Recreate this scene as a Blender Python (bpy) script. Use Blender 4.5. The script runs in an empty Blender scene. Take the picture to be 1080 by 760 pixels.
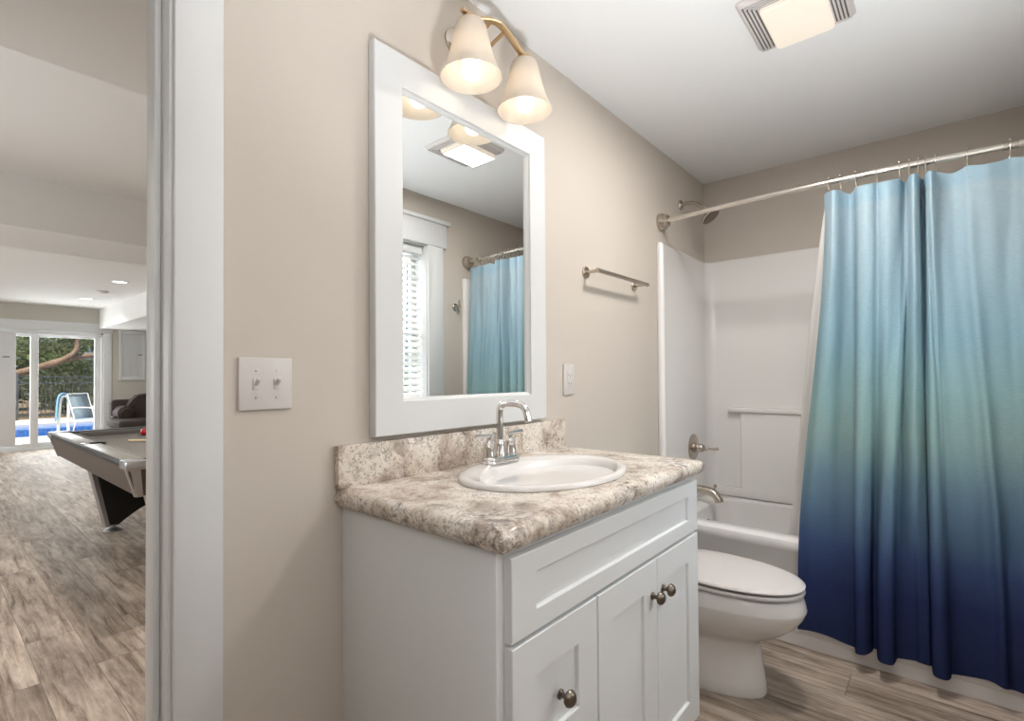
import bpy, bmesh, math, random
from mathutils import Vector, Matrix
random.seed(7)
SC = bpy.context.scene
C = SC.collection
PI = math.pi

# ------------------------------------------------------------------ camera
FPX, YAW, PIT, ROLL, PCX, PCY = 537.72, math.radians(41.127), math.radians(.835), math.radians(-.39), 525.86, 388.81
CAM = Vector((0, -1.15, 1.214))
fw = Vector((math.cos(YAW)*math.cos(PIT), math.sin(YAW)*math.cos(PIT), math.sin(PIT)))
rt0 = Vector((math.sin(YAW), -math.cos(YAW), 0)); up0 = rt0.cross(fw)
rt = math.cos(ROLL)*rt0 + math.sin(ROLL)*up0
up = math.cos(ROLL)*up0 - math.sin(ROLL)*rt0
cd = bpy.data.cameras.new('camera'); cam = bpy.data.objects.new('camera', cd); C.objects.link(cam)
cam.matrix_world = Matrix(((rt.x, up.x, -fw.x, CAM.x), (rt.y, up.y, -fw.y, CAM.y), (rt.z, up.z, -fw.z, CAM.z), (0, 0, 0, 1)))
cd.sensor_fit = 'HORIZONTAL'; cd.sensor_width = 36
cd.lens = FPX*36/1080; cd.shift_x = (540-PCX)/1080; cd.shift_y = (PCY-380)/1080
cd.clip_start = .02; cd.clip_end = 200
SC.camera = cam

# ------------------------------------------------------------------ world, sun, lights, exposure
vs = SC.view_settings
SC.display_settings.display_device = 'sRGB'
vs.view_transform = 'Standard'; vs.look = 'None'; vs.gamma = 1; vs.use_curve_mapping = False
vs.exposure = 0.0
w = bpy.data.worlds.new('World'); SC.world = w; w.use_nodes = True
nt = w.node_tree; nt.nodes.clear()
wo = nt.nodes.new('ShaderNodeOutputWorld'); bg = nt.nodes.new('ShaderNodeBackground')
sky = nt.nodes.new('ShaderNodeTexSky'); sky.sky_type = 'HOSEK_WILKIE'; sky.turbidity = 3
SUN_DIR = Vector((-.35, -.30, .9)).normalized()
sky.sun_direction = SUN_DIR
nt.links.new(sky.outputs[0], bg.inputs[0]); nt.links.new(bg.outputs[0], wo.inputs[0])
bg.inputs[1].default_value = 2.0

def lamp(name, kind, loc, energy, color, direction=None, **kw):
    l = bpy.data.lights.new(name, kind); l.energy = energy; l.color = color
    for k, v in kw.items(): setattr(l, k, v)
    o = bpy.data.objects.new(name, l); C.objects.link(o); o.location = loc
    if direction is not None: o.rotation_euler = Vector(direction).to_track_quat('-Z', 'Y').to_euler()
    return o
lamp('sun', 'SUN', (0, 0, 20), 10.0, (1, .95, .86), -SUN_DIR, angle=.02)
# daylight in the bathroom window, just outside its panes
lamp('window_daylight', 'AREA', (1.86, -1.78, 1.55), 20, (.93, .97, 1), (0, 1, -.05), shape='RECTANGLE', size=.9, size_y=1.2)
# daylight through the glass patio door, just outside it
lamp('patio_daylight', 'AREA', (1.2, 11.0, 1.2), 150, (.96, .98, 1), (0, -1, -.02), shape='RECTANGLE', size=2.4, size_y=2.0)
# added fill for the far room, outside an invented side window
lamp('side_fill', 'AREA', (-3.5, 5.6, 1.5), 215, (.97, .985, 1), (1, .15, .3), shape='RECTANGLE', size=3.2, size_y=1.4)
# added fill light near the camera, bounced off the ceiling
lamp('bounce_fill', 'SPOT', (.55, -1.12, .80), 160, (.94, .97, 1), (.20, 0, 1), spot_size=1.9, spot_blend=1, shadow_soft_size=.08)

# added direct fill, a large soft point light behind the camera
lamp('soft_fill', 'POINT', (-.12, -1.36, 1.72), 12, (.95, .98, 1), shadow_soft_size=.2)
# another added fill, bounced off the far room's ceiling just past the doorway
lamp('far_room_fill', 'SPOT', (-.5, 1.9, .7), 48, (.97, .985, 1), (.1, .05, 1), spot_size=2.3, spot_blend=1, shadow_soft_size=.08)

# ------------------------------------------------------------------ materials
def s2l(c):
    return tuple(((x/255)/12.92 if x/255 <= .04045 else ((x/255+.055)/1.055)**2.4) for x in c)
def mat(name, rgb=(200, 200, 200), rough=.5, metal=0, spec=.5, bump=0, bscale=200, coat=0, var=0, vscale=3, emit=None, es=0):
    m = bpy.data.materials.new(name); m.use_nodes = True
    n = m.node_tree; b = n.nodes['Principled BSDF']
    c = s2l(rgb)
    b.inputs['Base Color'].default_value = (*c, 1)
    b.inputs['Roughness'].default_value = rough; b.inputs['Metallic'].default_value = metal
    b.inputs['Specular IOR Level'].default_value = spec; b.inputs['Coat Weight'].default_value = coat
    tc = n.nodes.new('ShaderNodeTexCoord')
    if var:
        nz = n.nodes.new('ShaderNodeTexNoise'); nz.inputs['Scale'].default_value = vscale; nz.inputs['Detail'].default_value = 4
        mp = n.nodes.new('ShaderNodeMix'); mp.data_type = 'RGBA'
        mp.inputs[6].default_value = (*[x*(1-var) for x in c], 1); mp.inputs[7].default_value = (*[min(1, x*(1+var)) for x in c], 1)
        n.links.new(tc.outputs['Object'], nz.inputs['Vector']); n.links.new(nz.outputs['Fac'], mp.inputs[0])
        n.links.new(mp.outputs[2], b.inputs['Base Color'])
    if bump:
        nz = n.nodes.new('ShaderNodeTexNoise'); nz.inputs['Scale'].default_value = bscale; nz.inputs['Detail'].default_value = 3
        bp = n.nodes.new('ShaderNodeBump'); bp.inputs['Strength'].default_value = bump; bp.inputs['Distance'].default_value = .002
        n.links.new(tc.outputs['Object'], nz.inputs['Vector']); n.links.new(nz.outputs['Fac'], bp.inputs['Height'])
        n.links.new(bp.outputs[0], b.inputs['Normal'])
    if emit:
        b.inputs['Emission Color'].default_value = (*emit, 1); b.inputs['Emission Strength'].default_value = es
    return m
def ramp(n, stops, interp='LINEAR'):
    r = n.nodes.new('ShaderNodeValToRGB'); r.color_ramp.interpolation = interp
    e = r.color_ramp.elements
    while len(e) < len(stops): e.new(.5)
    for k, (p, c) in zip(e, stops):
        k.position = p; k.color = (*s2l(c), 1)
    return r
M = {}
M['wall'] = mat('greige wall paint', (198, 189, 179), .6, spec=.3, bump=.12, bscale=260)
M['ceiling'] = mat('flat white ceiling paint', (230, 230, 230), .8, spec=.2, bump=.1, bscale=180)
M['recwall'] = mat('grey wall paint', (190, 186, 176), .7, spec=.3, bump=.1)
M['recceil'] = mat('white basement ceiling paint', (236, 235, 233), .8, spec=.2)
M['trim'] = mat('white trim enamel', (213, 213, 213), .45)
M['vanity'] = mat('painted white cabinet', (227, 228, 229), .38, bump=.05, bscale=40)
M['porcelain'] = mat('white porcelain', (224, 220, 217), .08, spec=.6, coat=.4)
M['plastic_w'] = mat('white plastic', (206, 200, 197), .3)
M['acrylic'] = mat('white fibreglass', (230, 227, 225), .24, spec=.5, coat=.15)
M['chrome'] = mat('polished chrome', (225, 222, 220), .08, 1)
M['nickel'] = mat('brushed nickel', (196, 186, 174), .26, 1)
M['rodsteel'] = mat('satin steel rod', (226, 220, 212), .24, 1)
M['pewter'] = mat('antique pewter', (122, 112, 102), .3, 1)
M['brass'] = mat('warm brushed nickel', (205, 178, 140), .28, 1)
M['mirror'] = mat('mirror silver', (235, 237, 236), .0, 1)
M['dark'] = mat('dark slot', (40, 38, 36), .6)
M['slot'] = mat('grey vent slot', (96, 92, 88), .7)
M['bulb'] = mat('lit bulb', (255, 240, 220), .4, emit=(1, .88, .70), es=6.5)
M['diffuser'] = mat('lit acrylic diffuser', (170, 165, 160), .4, emit=(1, .86, .68), es=.62)
M['downlight'] = mat('lit lamp lens', (255, 250, 240), .4, emit=(1, .95, .88), es=6)
def glass_mat():
    m = bpy.data.materials.new('clear pane'); m.use_nodes = True; n = m.node_tree; n.nodes.clear()
    o = n.nodes.new('ShaderNodeOutputMaterial'); t = n.nodes.new('ShaderNodeBsdfTransparent'); g = n.nodes.new('ShaderNodeBsdfGlossy')
    g.inputs['Roughness'].default_value = .02; x = n.nodes.new('ShaderNodeMixShader'); x.inputs[0].default_value = .06
    t.inputs[0].default_value = (.97, .985, .98, 1)
    n.links.new(t.outputs[0], x.inputs[1]); n.links.new(g.outputs[0], x.inputs[2]); n.links.new(x.outputs[0], o.inputs[0])
    return m
M['pane'] = glass_mat()
def translucent(name, rgb, tr, rough=.5, colour_node=None):
    m = bpy.data.materials.new(name); m.use_nodes = True; n = m.node_tree; n.nodes.clear()
    o = n.nodes.new('ShaderNodeOutputMaterial'); d = n.nodes.new('ShaderNodeBsdfDiffuse'); t = n.nodes.new('ShaderNodeBsdfTranslucent')
    x = n.nodes.new('ShaderNodeMixShader'); x.inputs[0].default_value = tr
    c = (*s2l(rgb), 1); d.inputs[0].default_value = c; t.inputs[0].default_value = c
    n.links.new(d.outputs[0], x.inputs[1]); n.links.new(t.outputs[0], x.inputs[2]); n.links.new(x.outputs[0], o.inputs[0])
    if colour_node:
        s = colour_node(n); n.links.new(s, d.inputs[0]); n.links.new(s, t.inputs[0])
    return m, n, x, o
M['shade'], n_, x_, o_ = translucent('frosted white glass', (226, 219, 210), .5)
g_ = n_.nodes.new('ShaderNodeBsdfGlossy'); g_.inputs['Roughness'].default_value = .15
y_ = n_.nodes.new('ShaderNodeMixShader'); y_.inputs[0].default_value = .04
n_.links.new(x_.outputs[0], y_.inputs[1]); n_.links.new(g_.outputs[0], y_.inputs[2]); n_.links.new(y_.outputs[0], o_.inputs[0])
M['liner'], *_ = translucent('white liner cloth', (240, 238, 235), .45)
M['blind'], *_ = translucent('white blind slat', (236, 236, 234), .18)

CURT_Z0, CURT_Z1 = .06, 2.0
def ombre(n):
    tc = n.nodes.new('ShaderNodeTexCoord'); sp = n.nodes.new('ShaderNodeSeparateXYZ')
    n.links.new(tc.outputs['Object'], sp.inputs[0])
    nz = n.nodes.new('ShaderNodeTexNoise'); nz.inputs['Scale'].default_value = 4; nz.inputs['Detail'].default_value = 2
    n.links.new(tc.outputs['Object'], nz.inputs['Vector'])
    mr = n.nodes.new('ShaderNodeMapRange'); mr.inputs[1].default_value = 0; mr.inputs[2].default_value = CURT_Z1
    n.links.new(sp.outputs[2], mr.inputs[0])
    ad = n.nodes.new('ShaderNodeMath'); ad.operation = 'MULTIPLY_ADD'; ad.inputs[1].default_value = .05; 
    sb = n.nodes.new('ShaderNodeMath'); sb.operation = 'SUBTRACT'; sb.inputs[1].default_value = .025
    n.links.new(nz.outputs['Fac'], ad.inputs[0]); n.links.new(mr.outputs[0], ad.inputs[2]); n.links.new(ad.outputs[0], sb.inputs[0])
    r = ramp(n, [(.05, (52, 62, 100)), (.16, (60, 72, 116)), (.24, (80, 98, 142)), (.32, (110, 138, 166)), (.40, (132, 163, 178)), (.48, (158, 188, 187)),
                 (.57, (162, 195, 199)), (.68, (160, 194, 207)), (.82, (174, 200, 212)), (.955, (184, 204, 214)), (.97, (173, 200, 214)), (1.0, (173, 200, 214))])
    n.links.new(sb.outputs[0], r.inputs[0])
    # fine weave
    wv = n.nodes.new('ShaderNodeTexNoise'); wv.inputs['Scale'].default_value = 1; wv.inputs['Detail'].default_value = 3
    mp = n.nodes.new('ShaderNodeMapping'); mp.inputs['Scale'].default_value = (60, 60, 420)
    n.links.new(tc.outputs['Object'], mp.inputs[0]); n.links.new(mp.outputs[0], wv.inputs['Vector'])
    mx = n.nodes.new('ShaderNodeMix'); mx.data_type = 'RGBA'; mx.blend_type = 'MULTIPLY'; mx.inputs[0].default_value = .3
    rr = ramp(n, [(.3, (205, 205, 205)), (.7, (255, 255, 255))]); n.links.new(wv.outputs['Fac'], rr.inputs[0])
    n.links.new(r.outputs[0], mx.inputs[6]); n.links.new(rr.outputs[0], mx.inputs[7])
    return mx.outputs[2]
M['curtain'], *_ = translucent('ombre curtain cloth', (150, 200, 220), .28, colour_node=ombre)

def laminate():
    m = bpy.data.materials.new('granite look laminate'); m.use_nodes = True; n = m.node_tree; b = n.nodes['Principled BSDF']
    tc = n.nodes.new('ShaderNodeTexCoord')
    def noise(scale, detail, rough=.6, dist=0, off=0):
        z = n.nodes.new('ShaderNodeTexNoise'); z.inputs['Scale'].default_value = scale; z.inputs['Detail'].default_value = detail
        z.inputs['Roughness'].default_value = rough; z.inputs['Distortion'].default_value = dist
        mp = n.nodes.new('ShaderNodeMapping'); mp.inputs['Location'].default_value = (off, off*.7, off*.3); mp.inputs['Rotation'].default_value = (.3, .4, .6)
        n.links.new(tc.outputs['Object'], mp.inputs[0]); n.links.new(mp.outputs[0], z.inputs['Vector']); return z
    a = noise(9, 8, .68, .6); r1 = ramp(n, [(.30, (140, 124, 114)), (.40, (184, 168, 154)), (.49, (218, 206, 193)), (.62, (232, 225, 216))])
    n.links.new(a.outputs['Fac'], r1.inputs[0])
    c = noise(26, 9, .72, 1.0, 3.1); r2 = ramp(n, [(.47, (0, 0, 0)), (.62, (255, 255, 255))]); n.links.new(c.outputs['Fac'], r2.inputs[0])
    mk = noise(6, 5, .6, .4, 7.7); r3 = ramp(n, [(.44, (0, 0, 0)), (.58, (255, 255, 255))]); n.links.new(mk.outputs['Fac'], r3.inputs[0])
    mul = n.nodes.new('ShaderNodeMath'); mul.operation = 'MULTIPLY'; n.links.new(r2.outputs[0], mul.inputs[0]); n.links.new(r3.outputs[0], mul.inputs[1])
    x1 = n.nodes.new('ShaderNodeMix'); x1.data_type = 'RGBA'; n.links.new(mul.outputs[0], x1.inputs[0]); n.links.new(r1.outputs[0], x1.inputs[6])
    x1.inputs[7].default_value = (*s2l((118, 104, 97)), 1)
    v = noise(95, 6, .7, .6, 1.9); r4 = ramp(n, [(.555, (0, 0, 0)), (.62, (255, 255, 255))]); n.links.new(v.outputs['Fac'], r4.inputs[0])
    mk2 = noise(8, 4, .6, .3, 5.2); r5 = ramp(n, [(.42, (20, 20, 20)), (.6, (230, 230, 230))]); n.links.new(mk2.outputs['Fac'], r5.inputs[0])
    m2 = n.nodes.new('ShaderNodeMath'); m2.operation = 'MULTIPLY'; n.links.new(r4.outputs[0], m2.inputs[0]); n.links.new(r5.outputs[0], m2.inputs[1])
    x2 = n.nodes.new('ShaderNodeMix'); x2.data_type = 'RGBA'; n.links.new(m2.outputs[0], x2.inputs[0]); n.links.new(x1.outputs[2], x2.inputs[6])
    x2.inputs[7].default_value = (*s2l((78, 68, 66)), 1)
    # crisp mineral flecks: random cells kept where a broad mask is strong
    wz = noise(40, 3, .6, 0, 2.2); va = n.nodes.new('ShaderNodeVectorMath'); va.operation = 'MULTIPLY_ADD'; va.inputs[1].default_value = (.012, .012, .012)
    n.links.new(wz.outputs['Color'], va.inputs[0]); n.links.new(tc.outputs['Object'], va.inputs[2])
    vo = n.nodes.new('ShaderNodeTexVoronoi'); vo.inputs['Scale'].default_value = 215; n.links.new(va.outputs[0], vo.inputs['Vector'])
    sx = n.nodes.new('ShaderNodeSeparateColor'); n.links.new(vo.outputs['Color'], sx.inputs[0])
    mk3 = noise(11, 5, .65, .4, 9.4); mr = n.nodes.new('ShaderNodeMapRange'); mr.inputs[1].default_value = .38; mr.inputs[2].default_value = .66; mr.inputs[3].default_value = .02; mr.inputs[4].default_value = .36
    n.links.new(mk3.outputs['Fac'], mr.inputs[0])
    lt = n.nodes.new('ShaderNodeMath'); lt.operation = 'LESS_THAN'; n.links.new(sx.outputs[0], lt.inputs[0]); n.links.new(mr.outputs[0], lt.inputs[1])
    sc_ = n.nodes.new('ShaderNodeMath'); sc_.operation = 'MULTIPLY'; sc_.inputs[1].default_value = .55; n.links.new(lt.outputs[0], sc_.inputs[0])
    rc_ = ramp(n, [(0, (92, 80, 74)), (.5, (142, 128, 118)), (1, (168, 150, 134))]); n.links.new(sx.outputs[1], rc_.inputs[0])
    x3 = n.nodes.new('ShaderNodeMix'); x3.data_type = 'RGBA'; n.links.new(sc_.outputs[0], x3.inputs[0]); n.links.new(x2.outputs[2], x3.inputs[6]); n.links.new(rc_.outputs[0], x3.inputs[7])
    n.links.new(x3.outputs[2], b.inputs['Base Color']); b.inputs['Roughness'].default_value = .22
    return m
M['laminate'] = laminate()

def planks():
    m = bpy.data.materials.new('weathered vinyl plank'); m.use_nodes = True; n = m.node_tree; b = n.nodes['Principled BSDF']
    tc = n.nodes.new('ShaderNodeTexCoord')
    mp = n.nodes.new('ShaderNodeMapping'); mp.inputs['Rotation'].default_value = (0, 0, PI/2); mp.inputs['Location'].default_value = (.37, .02, 0)
    n.links.new(tc.outputs['Object'], mp.inputs[0])
    br = n.nodes.new('ShaderNodeTexBrick'); br.offset = .37; br.inputs['Scale'].default_value = 1
    br.inputs['Brick Width'].default_value = 1.22; br.inputs['Row Height'].default_value = .18; br.inputs['Mortar Size'].default_value = .0012
    br.inputs['Color1'].default_value = (0, 0, 0, 1); br.inputs['Color2'].default_value = (1, 1, 1, 1); br.inputs['Mortar'].default_value = (.2, .2, .2, 1)
    n.links.new(mp.outputs[0], br.inputs['Vector'])
    # per plank offset of the grain
    vm = n.nodes.new('ShaderNodeVectorMath'); vm.operation = 'MULTIPLY_ADD'; vm.inputs[1].default_value = (7, 3, 5)
    n.links.new(br.outputs['Color'], vm.inputs[0]); n.links.new(tc.outputs['Object'], vm.inputs[2])
    mg = n.nodes.new('ShaderNodeMapping'); mg.inputs['Scale'].default_value = (1, .085, 1); n.links.new(vm.outputs[0], mg.inputs[0])
    g = n.nodes.new('ShaderNodeTexNoise'); g.inputs['Scale'].default_value = 34; g.inputs['Detail'].default_value = 9; g.inputs['Roughness'].default_value = .68; g.inputs['Distortion'].default_value = .5
    n.links.new(mg.outputs[0], g.inputs['Vector'])
    r = ramp(n, [(.30, (76, 64, 56)), (.385, (146, 130, 117)), (.52, (190, 175, 162)), (.68, (214, 201, 190))]); n.links.new(g.outputs['Fac'], r.inputs[0])
    mh = n.nodes.new('ShaderNodeMapping'); mh.inputs['Scale'].default_value = (1, .3, 1); n.links.new(vm.outputs[0], mh.inputs[0])
    h = n.nodes.new('ShaderNodeTexNoise'); h.inputs['Scale'].default_value = 7; h.inputs['Detail'].default_value = 6; h.inputs['Roughness'].default_value = .7
    n.links.new(mh.outputs[0], h.inputs['Vector'])
    r2 = ramp(n, [(.32, (150, 140, 130)), (.6, (255, 252, 248))]); n.links.new(h.outputs['Fac'], r2.inputs[0])
    x = n.nodes.new('ShaderNodeMix'); x.data_type = 'RGBA'; x.blend_type = 'MULTIPLY'; x.inputs[0].default_value = .75
    n.links.new(r.outputs[0], x.inputs[6]); n.links.new(r2.outputs[0], x.inputs[7])
    r3 = ramp(n, [(0, (200, 196, 192)), (1, (255, 255, 255))]); n.links.new(br.outputs['Color'], r3.inputs[0])
    y = n.nodes.new('ShaderNodeMix'); y.data_type = 'RGBA'; y.blend_type = 'MULTIPLY'; y.inputs[0].default_value = .8
    n.links.new(x.outputs[2], y.inputs[6]); n.links.new(r3.outputs[0], y.inputs[7])
    z = n.nodes.new('ShaderNodeMix'); z.data_type = 'RGBA'; n.links.new(br.outputs['Fac'], z.inputs[0]); n.links.new(y.outputs[2], z.inputs[6]); z.inputs[7].default_value = (*s2l((104, 92, 82)), 1)
    n.links.new(z.outputs[2], b.inputs['Base Color']); b.inputs['Roughness'].default_value = .6; b.inputs['Specular IOR Level'].default_value = .3
    bp = n.nodes.new('ShaderNodeBump'); bp.inputs['Strength'].default_value = .12; bp.inputs['Distance'].default_value = .002
    n.links.new(g.outputs['Fac'], bp.inputs['Height']); n.links.new(bp.outputs[0], b.inputs['Normal'])
    return m
M['plank'] = planks()
M['felt'] = mat('grey billiard cloth', (110, 107, 103), .85, spec=.2, bump=.1, bscale=500)
M['rail'] = mat('grey laminate rail', (116, 113, 107), .32)
M['apron'] = mat('taupe woodgrain apron', (82, 73, 68), .42, var=.12, vscale=9)
M['blackrail'] = mat('black rail rubber', (38, 38, 42), .45)
M['black'] = mat('black laminate', (14, 14, 16), .45)
M['silver'] = mat('silver moulding', (178, 178, 182), .3, .85)
M['sofa'] = mat('dark taupe upholstery', (64, 55, 52), .85, spec=.2, bump=.3, bscale=120, var=.15, vscale=20)
M['wood'] = mat('maple cue', (214, 186, 146), .35)
M['redball'] = mat('red pool ball', (168, 24, 30), .1, coat=.5)
M['navyball'] = mat('navy pool ball', (22, 26, 64), .1, coat=.5)
M['concrete'] = mat('pale pool deck', (206, 200, 190), .8, var=.06, vscale=2)
M['water'] = mat('blue pool water', (20, 112, 214), .08, spec=.6, bump=.25, bscale=4)
M['fence'] = mat('dark grey metal fence', (66, 70, 72), .5)
M['sling'] = mat('slate blue sling cloth', (126, 142, 154), .7, bump=.2, bscale=300)
M['whitemetal'] = mat('white powder coat', (232, 232, 230), .35)
M['towel'] = mat('pale blue towel', (120, 172, 216), .9, bump=.3, bscale=300)
M['bark'] = mat('tan tree bark', (122, 98, 82), .9, bump=.6, bscale=14, var=.25, vscale=6)
M['leafa'], *_ = translucent('mid green leaves', (196, 206, 146), .4)
M['leafb'], *_ = translucent('deep green leaves', (122, 146, 98), .4)
M['soil'] = mat('leaf litter soil', (110, 92, 72), .95, var=.3, vscale=3)

# ------------------------------------------------------------------ mesh helpers
def new(): return bmesh.new()
def merge(bm, tmp):
    me = bpy.data.meshes.new('t'); tmp.to_mesh(me); tmp.free(); bm.from_mesh(me); bpy.data.meshes.remove(me)
def box(bm, x0, x1, y0, y1, z0, z1, bev=0, seg=2):
    t = bmesh.new(); bmesh.ops.create_cube(t, size=1)
    for v in t.verts:
        v.co = Vector(((x0+x1)/2+v.co.x*(x1-x0), (y0+y1)/2+v.co.y*(y1-y0), (z0+z1)/2+v.co.z*(z1-z0)))
    if bev: bmesh.ops.bevel(t, geom=t.edges[:], offset=bev, segments=seg, affect='EDGES', profile=.5)
    merge(bm, t); return bm
def loft(bm, rings, cap0=True, cap1=True, closed=True):
    vs_ = [[bm.verts.new(p) for p in r] for r in rings]
    n = len(rings[0])
    for a, b in zip(vs_, vs_[1:]):
        for i in range(n if closed else n-1):
            j = (i+1) % n
            bm.faces.new((a[i], a[j], b[j], b[i]))
    if cap0: bm.faces.new(vs_[0][::-1])
    if cap1: bm.faces.new(vs_[-1])
    return vs_
def tube(bm, pts, r, n=14, caps=True, flat=1.0):
    pts = [Vector(p) for p in pts]; rs = r if isinstance(r, (list, tuple)) else [r]*len(pts)
    rings = []; ref = None
    for i, p in enumerate(pts):
        a = pts[max(i-1, 0)]; b = pts[min(i+1, len(pts)-1)]
        t = (b-a).normalized()
        if ref is None:
            ref = Vector((0, 0, 1)) if abs(t.z) < .9 else Vector((0, 1, 0))
        u = (ref - t*ref.dot(t)).normalized(); v = t.cross(u); ref = u
        rings.append([p + u*math.cos(2*PI*k/n)*rs[i] + v*math.sin(2*PI*k/n)*rs[i]*flat for k in range(n)])
    loft(bm, rings, caps, caps); return bm
def smooth_path(pts, k=6):
    P = [Vector(p) for p in pts]; out = []
    for i in range(len(P)-1):
        a = P[max(i-1, 0)]; b = P[i]; c = P[i+1]; d = P[min(i+2, len(P)-1)]
        for j in range(k):
            t = j/k
            out.append(.5*((2*b)+(c-a)*t+(2*a-5*b+4*c-d)*t*t+(3*b-a-3*c+d)*t**3))
    out.append(P[-1]); return out
def lathe(bm, prof, origin, axis=(0, 0, 1), n=40, sx=1, sy=1, caps=(True, True)):
    ax = Vector(axis).normalized(); ref = Vector((1, 0, 0)) if abs(ax.x) < .9 else Vector((0, 0, 1))
    u = (ref-ax*ref.dot(ax)).normalized(); v = ax.cross(u); o = Vector(origin)
    rings = [[o+ax*h+u*math.cos(2*PI*k/n)*max(r, 1e-4)*sx+v*math.sin(2*PI*k/n)*max(r, 1e-4)*sy for k in range(n)] for r, h in prof]
    loft(bm, rings, *caps); return bm
def prism(bm, poly, axis, a, b, bev=0):
    t = bmesh.new()
    def P(p, d): return {'x': (d, p[0], p[1]), 'y': (p[0], d, p[1]), 'z': (p[0], p[1], d)}[axis]
    loft(t, [[P(p, a) for p in poly], [P(p, b) for p in poly]])
    bmesh.ops.recalc_face_normals(t, faces=t.faces[:])
    if bev: bmesh.ops.bevel(t, geom=t.edges[:], offset=bev, segments=2, affect='EDGES', profile=.5)
    merge(bm, t); return bm
def wloc(o):
    v = Vector((0, 0, 0))
    while o is not None: v += o.location; o = o.parent
    return v
def obj(name, bm, m, parent=None, origin=None, sharp=35, recalc=True):
    if recalc: bmesh.ops.recalc_face_normals(bm, faces=bm.faces[:])
    off = wloc(parent) if parent else Vector(origin or (0, 0, 0))
    for v in bm.verts: v.co -= off
    lim = math.radians(sharp)
    for f in bm.faces: f.smooth = True
    for e in bm.edges:
        if len(e.link_faces) == 2 and e.calc_face_angle(0) > lim: e.smooth = False
    me = bpy.data.meshes.new(name); bm.to_mesh(me); bm.free()
    for mm in (m if isinstance(m, list) else [m]): me.materials.append(mm)
    o = bpy.data.objects.new(name, me); C.objects.link(o)
    if parent: o.parent = parent
    else: o.location = off
    return o
def thing(name, label, cat, loc=(0, 0, 0), group=None):
    o = bpy.data.objects.new(name, None); C.objects.link(o); o.location = loc; o.empty_display_size = .05
    o['label'] = label; o['category'] = cat
    if group: o['group'] = group
    return o
def tag(o, label, cat, group=None):
    o['label'] = label; o['category'] = cat
    if group: o['group'] = group
    return o
def struct(name, bm, m, parent=None, **kw):
    o = obj(name, bm, m, parent, **kw)
    if parent is None: o['kind'] = 'structure'
    return o
def sroot(name, loc=(0, 0, 0)):
    o = bpy.data.objects.new(name, None); C.objects.link(o); o.location = loc; o['kind'] = 'structure'; return o
def dup(root, loc, label=None):
    r = root.copy(); C.objects.link(r); r.location = loc
    if label: r['label'] = label
    for ch in list(root.children):
        c = ch.copy(); C.objects.link(c); c.parent = r
        for g in ch.children:
            d = g.copy(); C.objects.link(d); d.parent = c
    return r
def wall_open(bm, x0, x1, y0, y1, z0, z1, ho):
    """wall slab in x-z with rectangular openings (xa, xb, za, zb) sorted by x"""
    x = x0
    for xa, xb, za, zb in ho:
        box(bm, x, xa, y0, y1, z0, z1)
        if za > z0: box(bm, xa, xb, y0, y1, z0, za)
        if zb < z1: box(bm, xa, xb, y0, y1, zb, z1)
        x = xb
    box(bm, x, x1, y0, y1, z0, z1); return bm

# ------------------------------------------------------------------ shell: bathroom
CEIL = 2.44; XB = 3.336; YO = -1.50; XL = -1.5; WT = .13
YF = 10.6; RX0, RX1 = -3.2, 3.7; RC = 2.50
struct('floor', box(new(), RX0, RX1, -1.66, YF+.1, -.05, 0), M['plank'])
struct('ceiling', box(new(), XL-.12, XB+.12, YO-.15, WT, CEIL, CEIL+.12), M['ceiling'])
struct('wall_vanity', wall_open(new(), RX0, RX1, 0, WT, 0, 2.8, [(-.53, .345, 0, 2.09)]), M['wall'])
struct('wall_tub', box(new(), XB, XB+.12, YO-.15, 0, 0, CEIL), M['wall'])
struct('wall_entry', box(new(), XL-.12, XL, YO-.15, 0, 0, CEIL), M['wall'])
WX0, WX1, WZ0, WZ1 = 1.44, 2.285, .92, 2.115
struct('wall_window', wall_open(new(), XL, XB, YO-.15, YO, 0, CEIL, [(WX0, WX1, WZ0, WZ1)]), M['wall'])
bm = new(); box(bm, .425, .70, -.014, 0, 0, .13, .004); box(bm, 1.70, 2.60, -.014, 0, 0, .13, .004); struct('baseboard_vanity', bm, M['trim'])
bm = new(); box(bm, XL, 2.60, YO, YO+.014, 0, .13, .004); struct('baseboard_window', bm, M['trim'])

# doorway to the rec room
d1 = sroot('door_1')
bm = new()
for a, b in ((.333, .424), (-.609, -.518)): box(bm, a, b, -.019, 0, 0, 2.085, .003)
box(bm, -.63, .445, -.021, 0, 2.085, 2.20, .003); box(bm, -.65, .465, -.035, 0, 2.20, 2.225, .004)
for a, b in ((.333, .424), (-.609, -.518)): box(bm, a, b, WT, WT+.018, 0, 2.085, .003)
box(bm, -.63, .445, WT, WT+.02, 2.085, 2.20, .003)
struct('door_casing', bm, M['trim'], d1)
bm = new()
box(bm, .327, .345, -.004, WT+.012, 0, 2.09, .002); box(bm, -.53, -.512, -.004, WT+.012, 0, 2.09, .002); box(bm, -.512, .327, -.004, WT+.012, 2.072, 2.09, .002)
box(bm, .315, .327, .042, .088, 0, 2.072, .003); box(bm, -.512, -.5, .042, .088, 0, 2.072, .003); box(bm, -.5, .315, .042, .088, 2.06, 2.072, .003)
struct('door_jamb', bm, M['trim'], d1)

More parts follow.
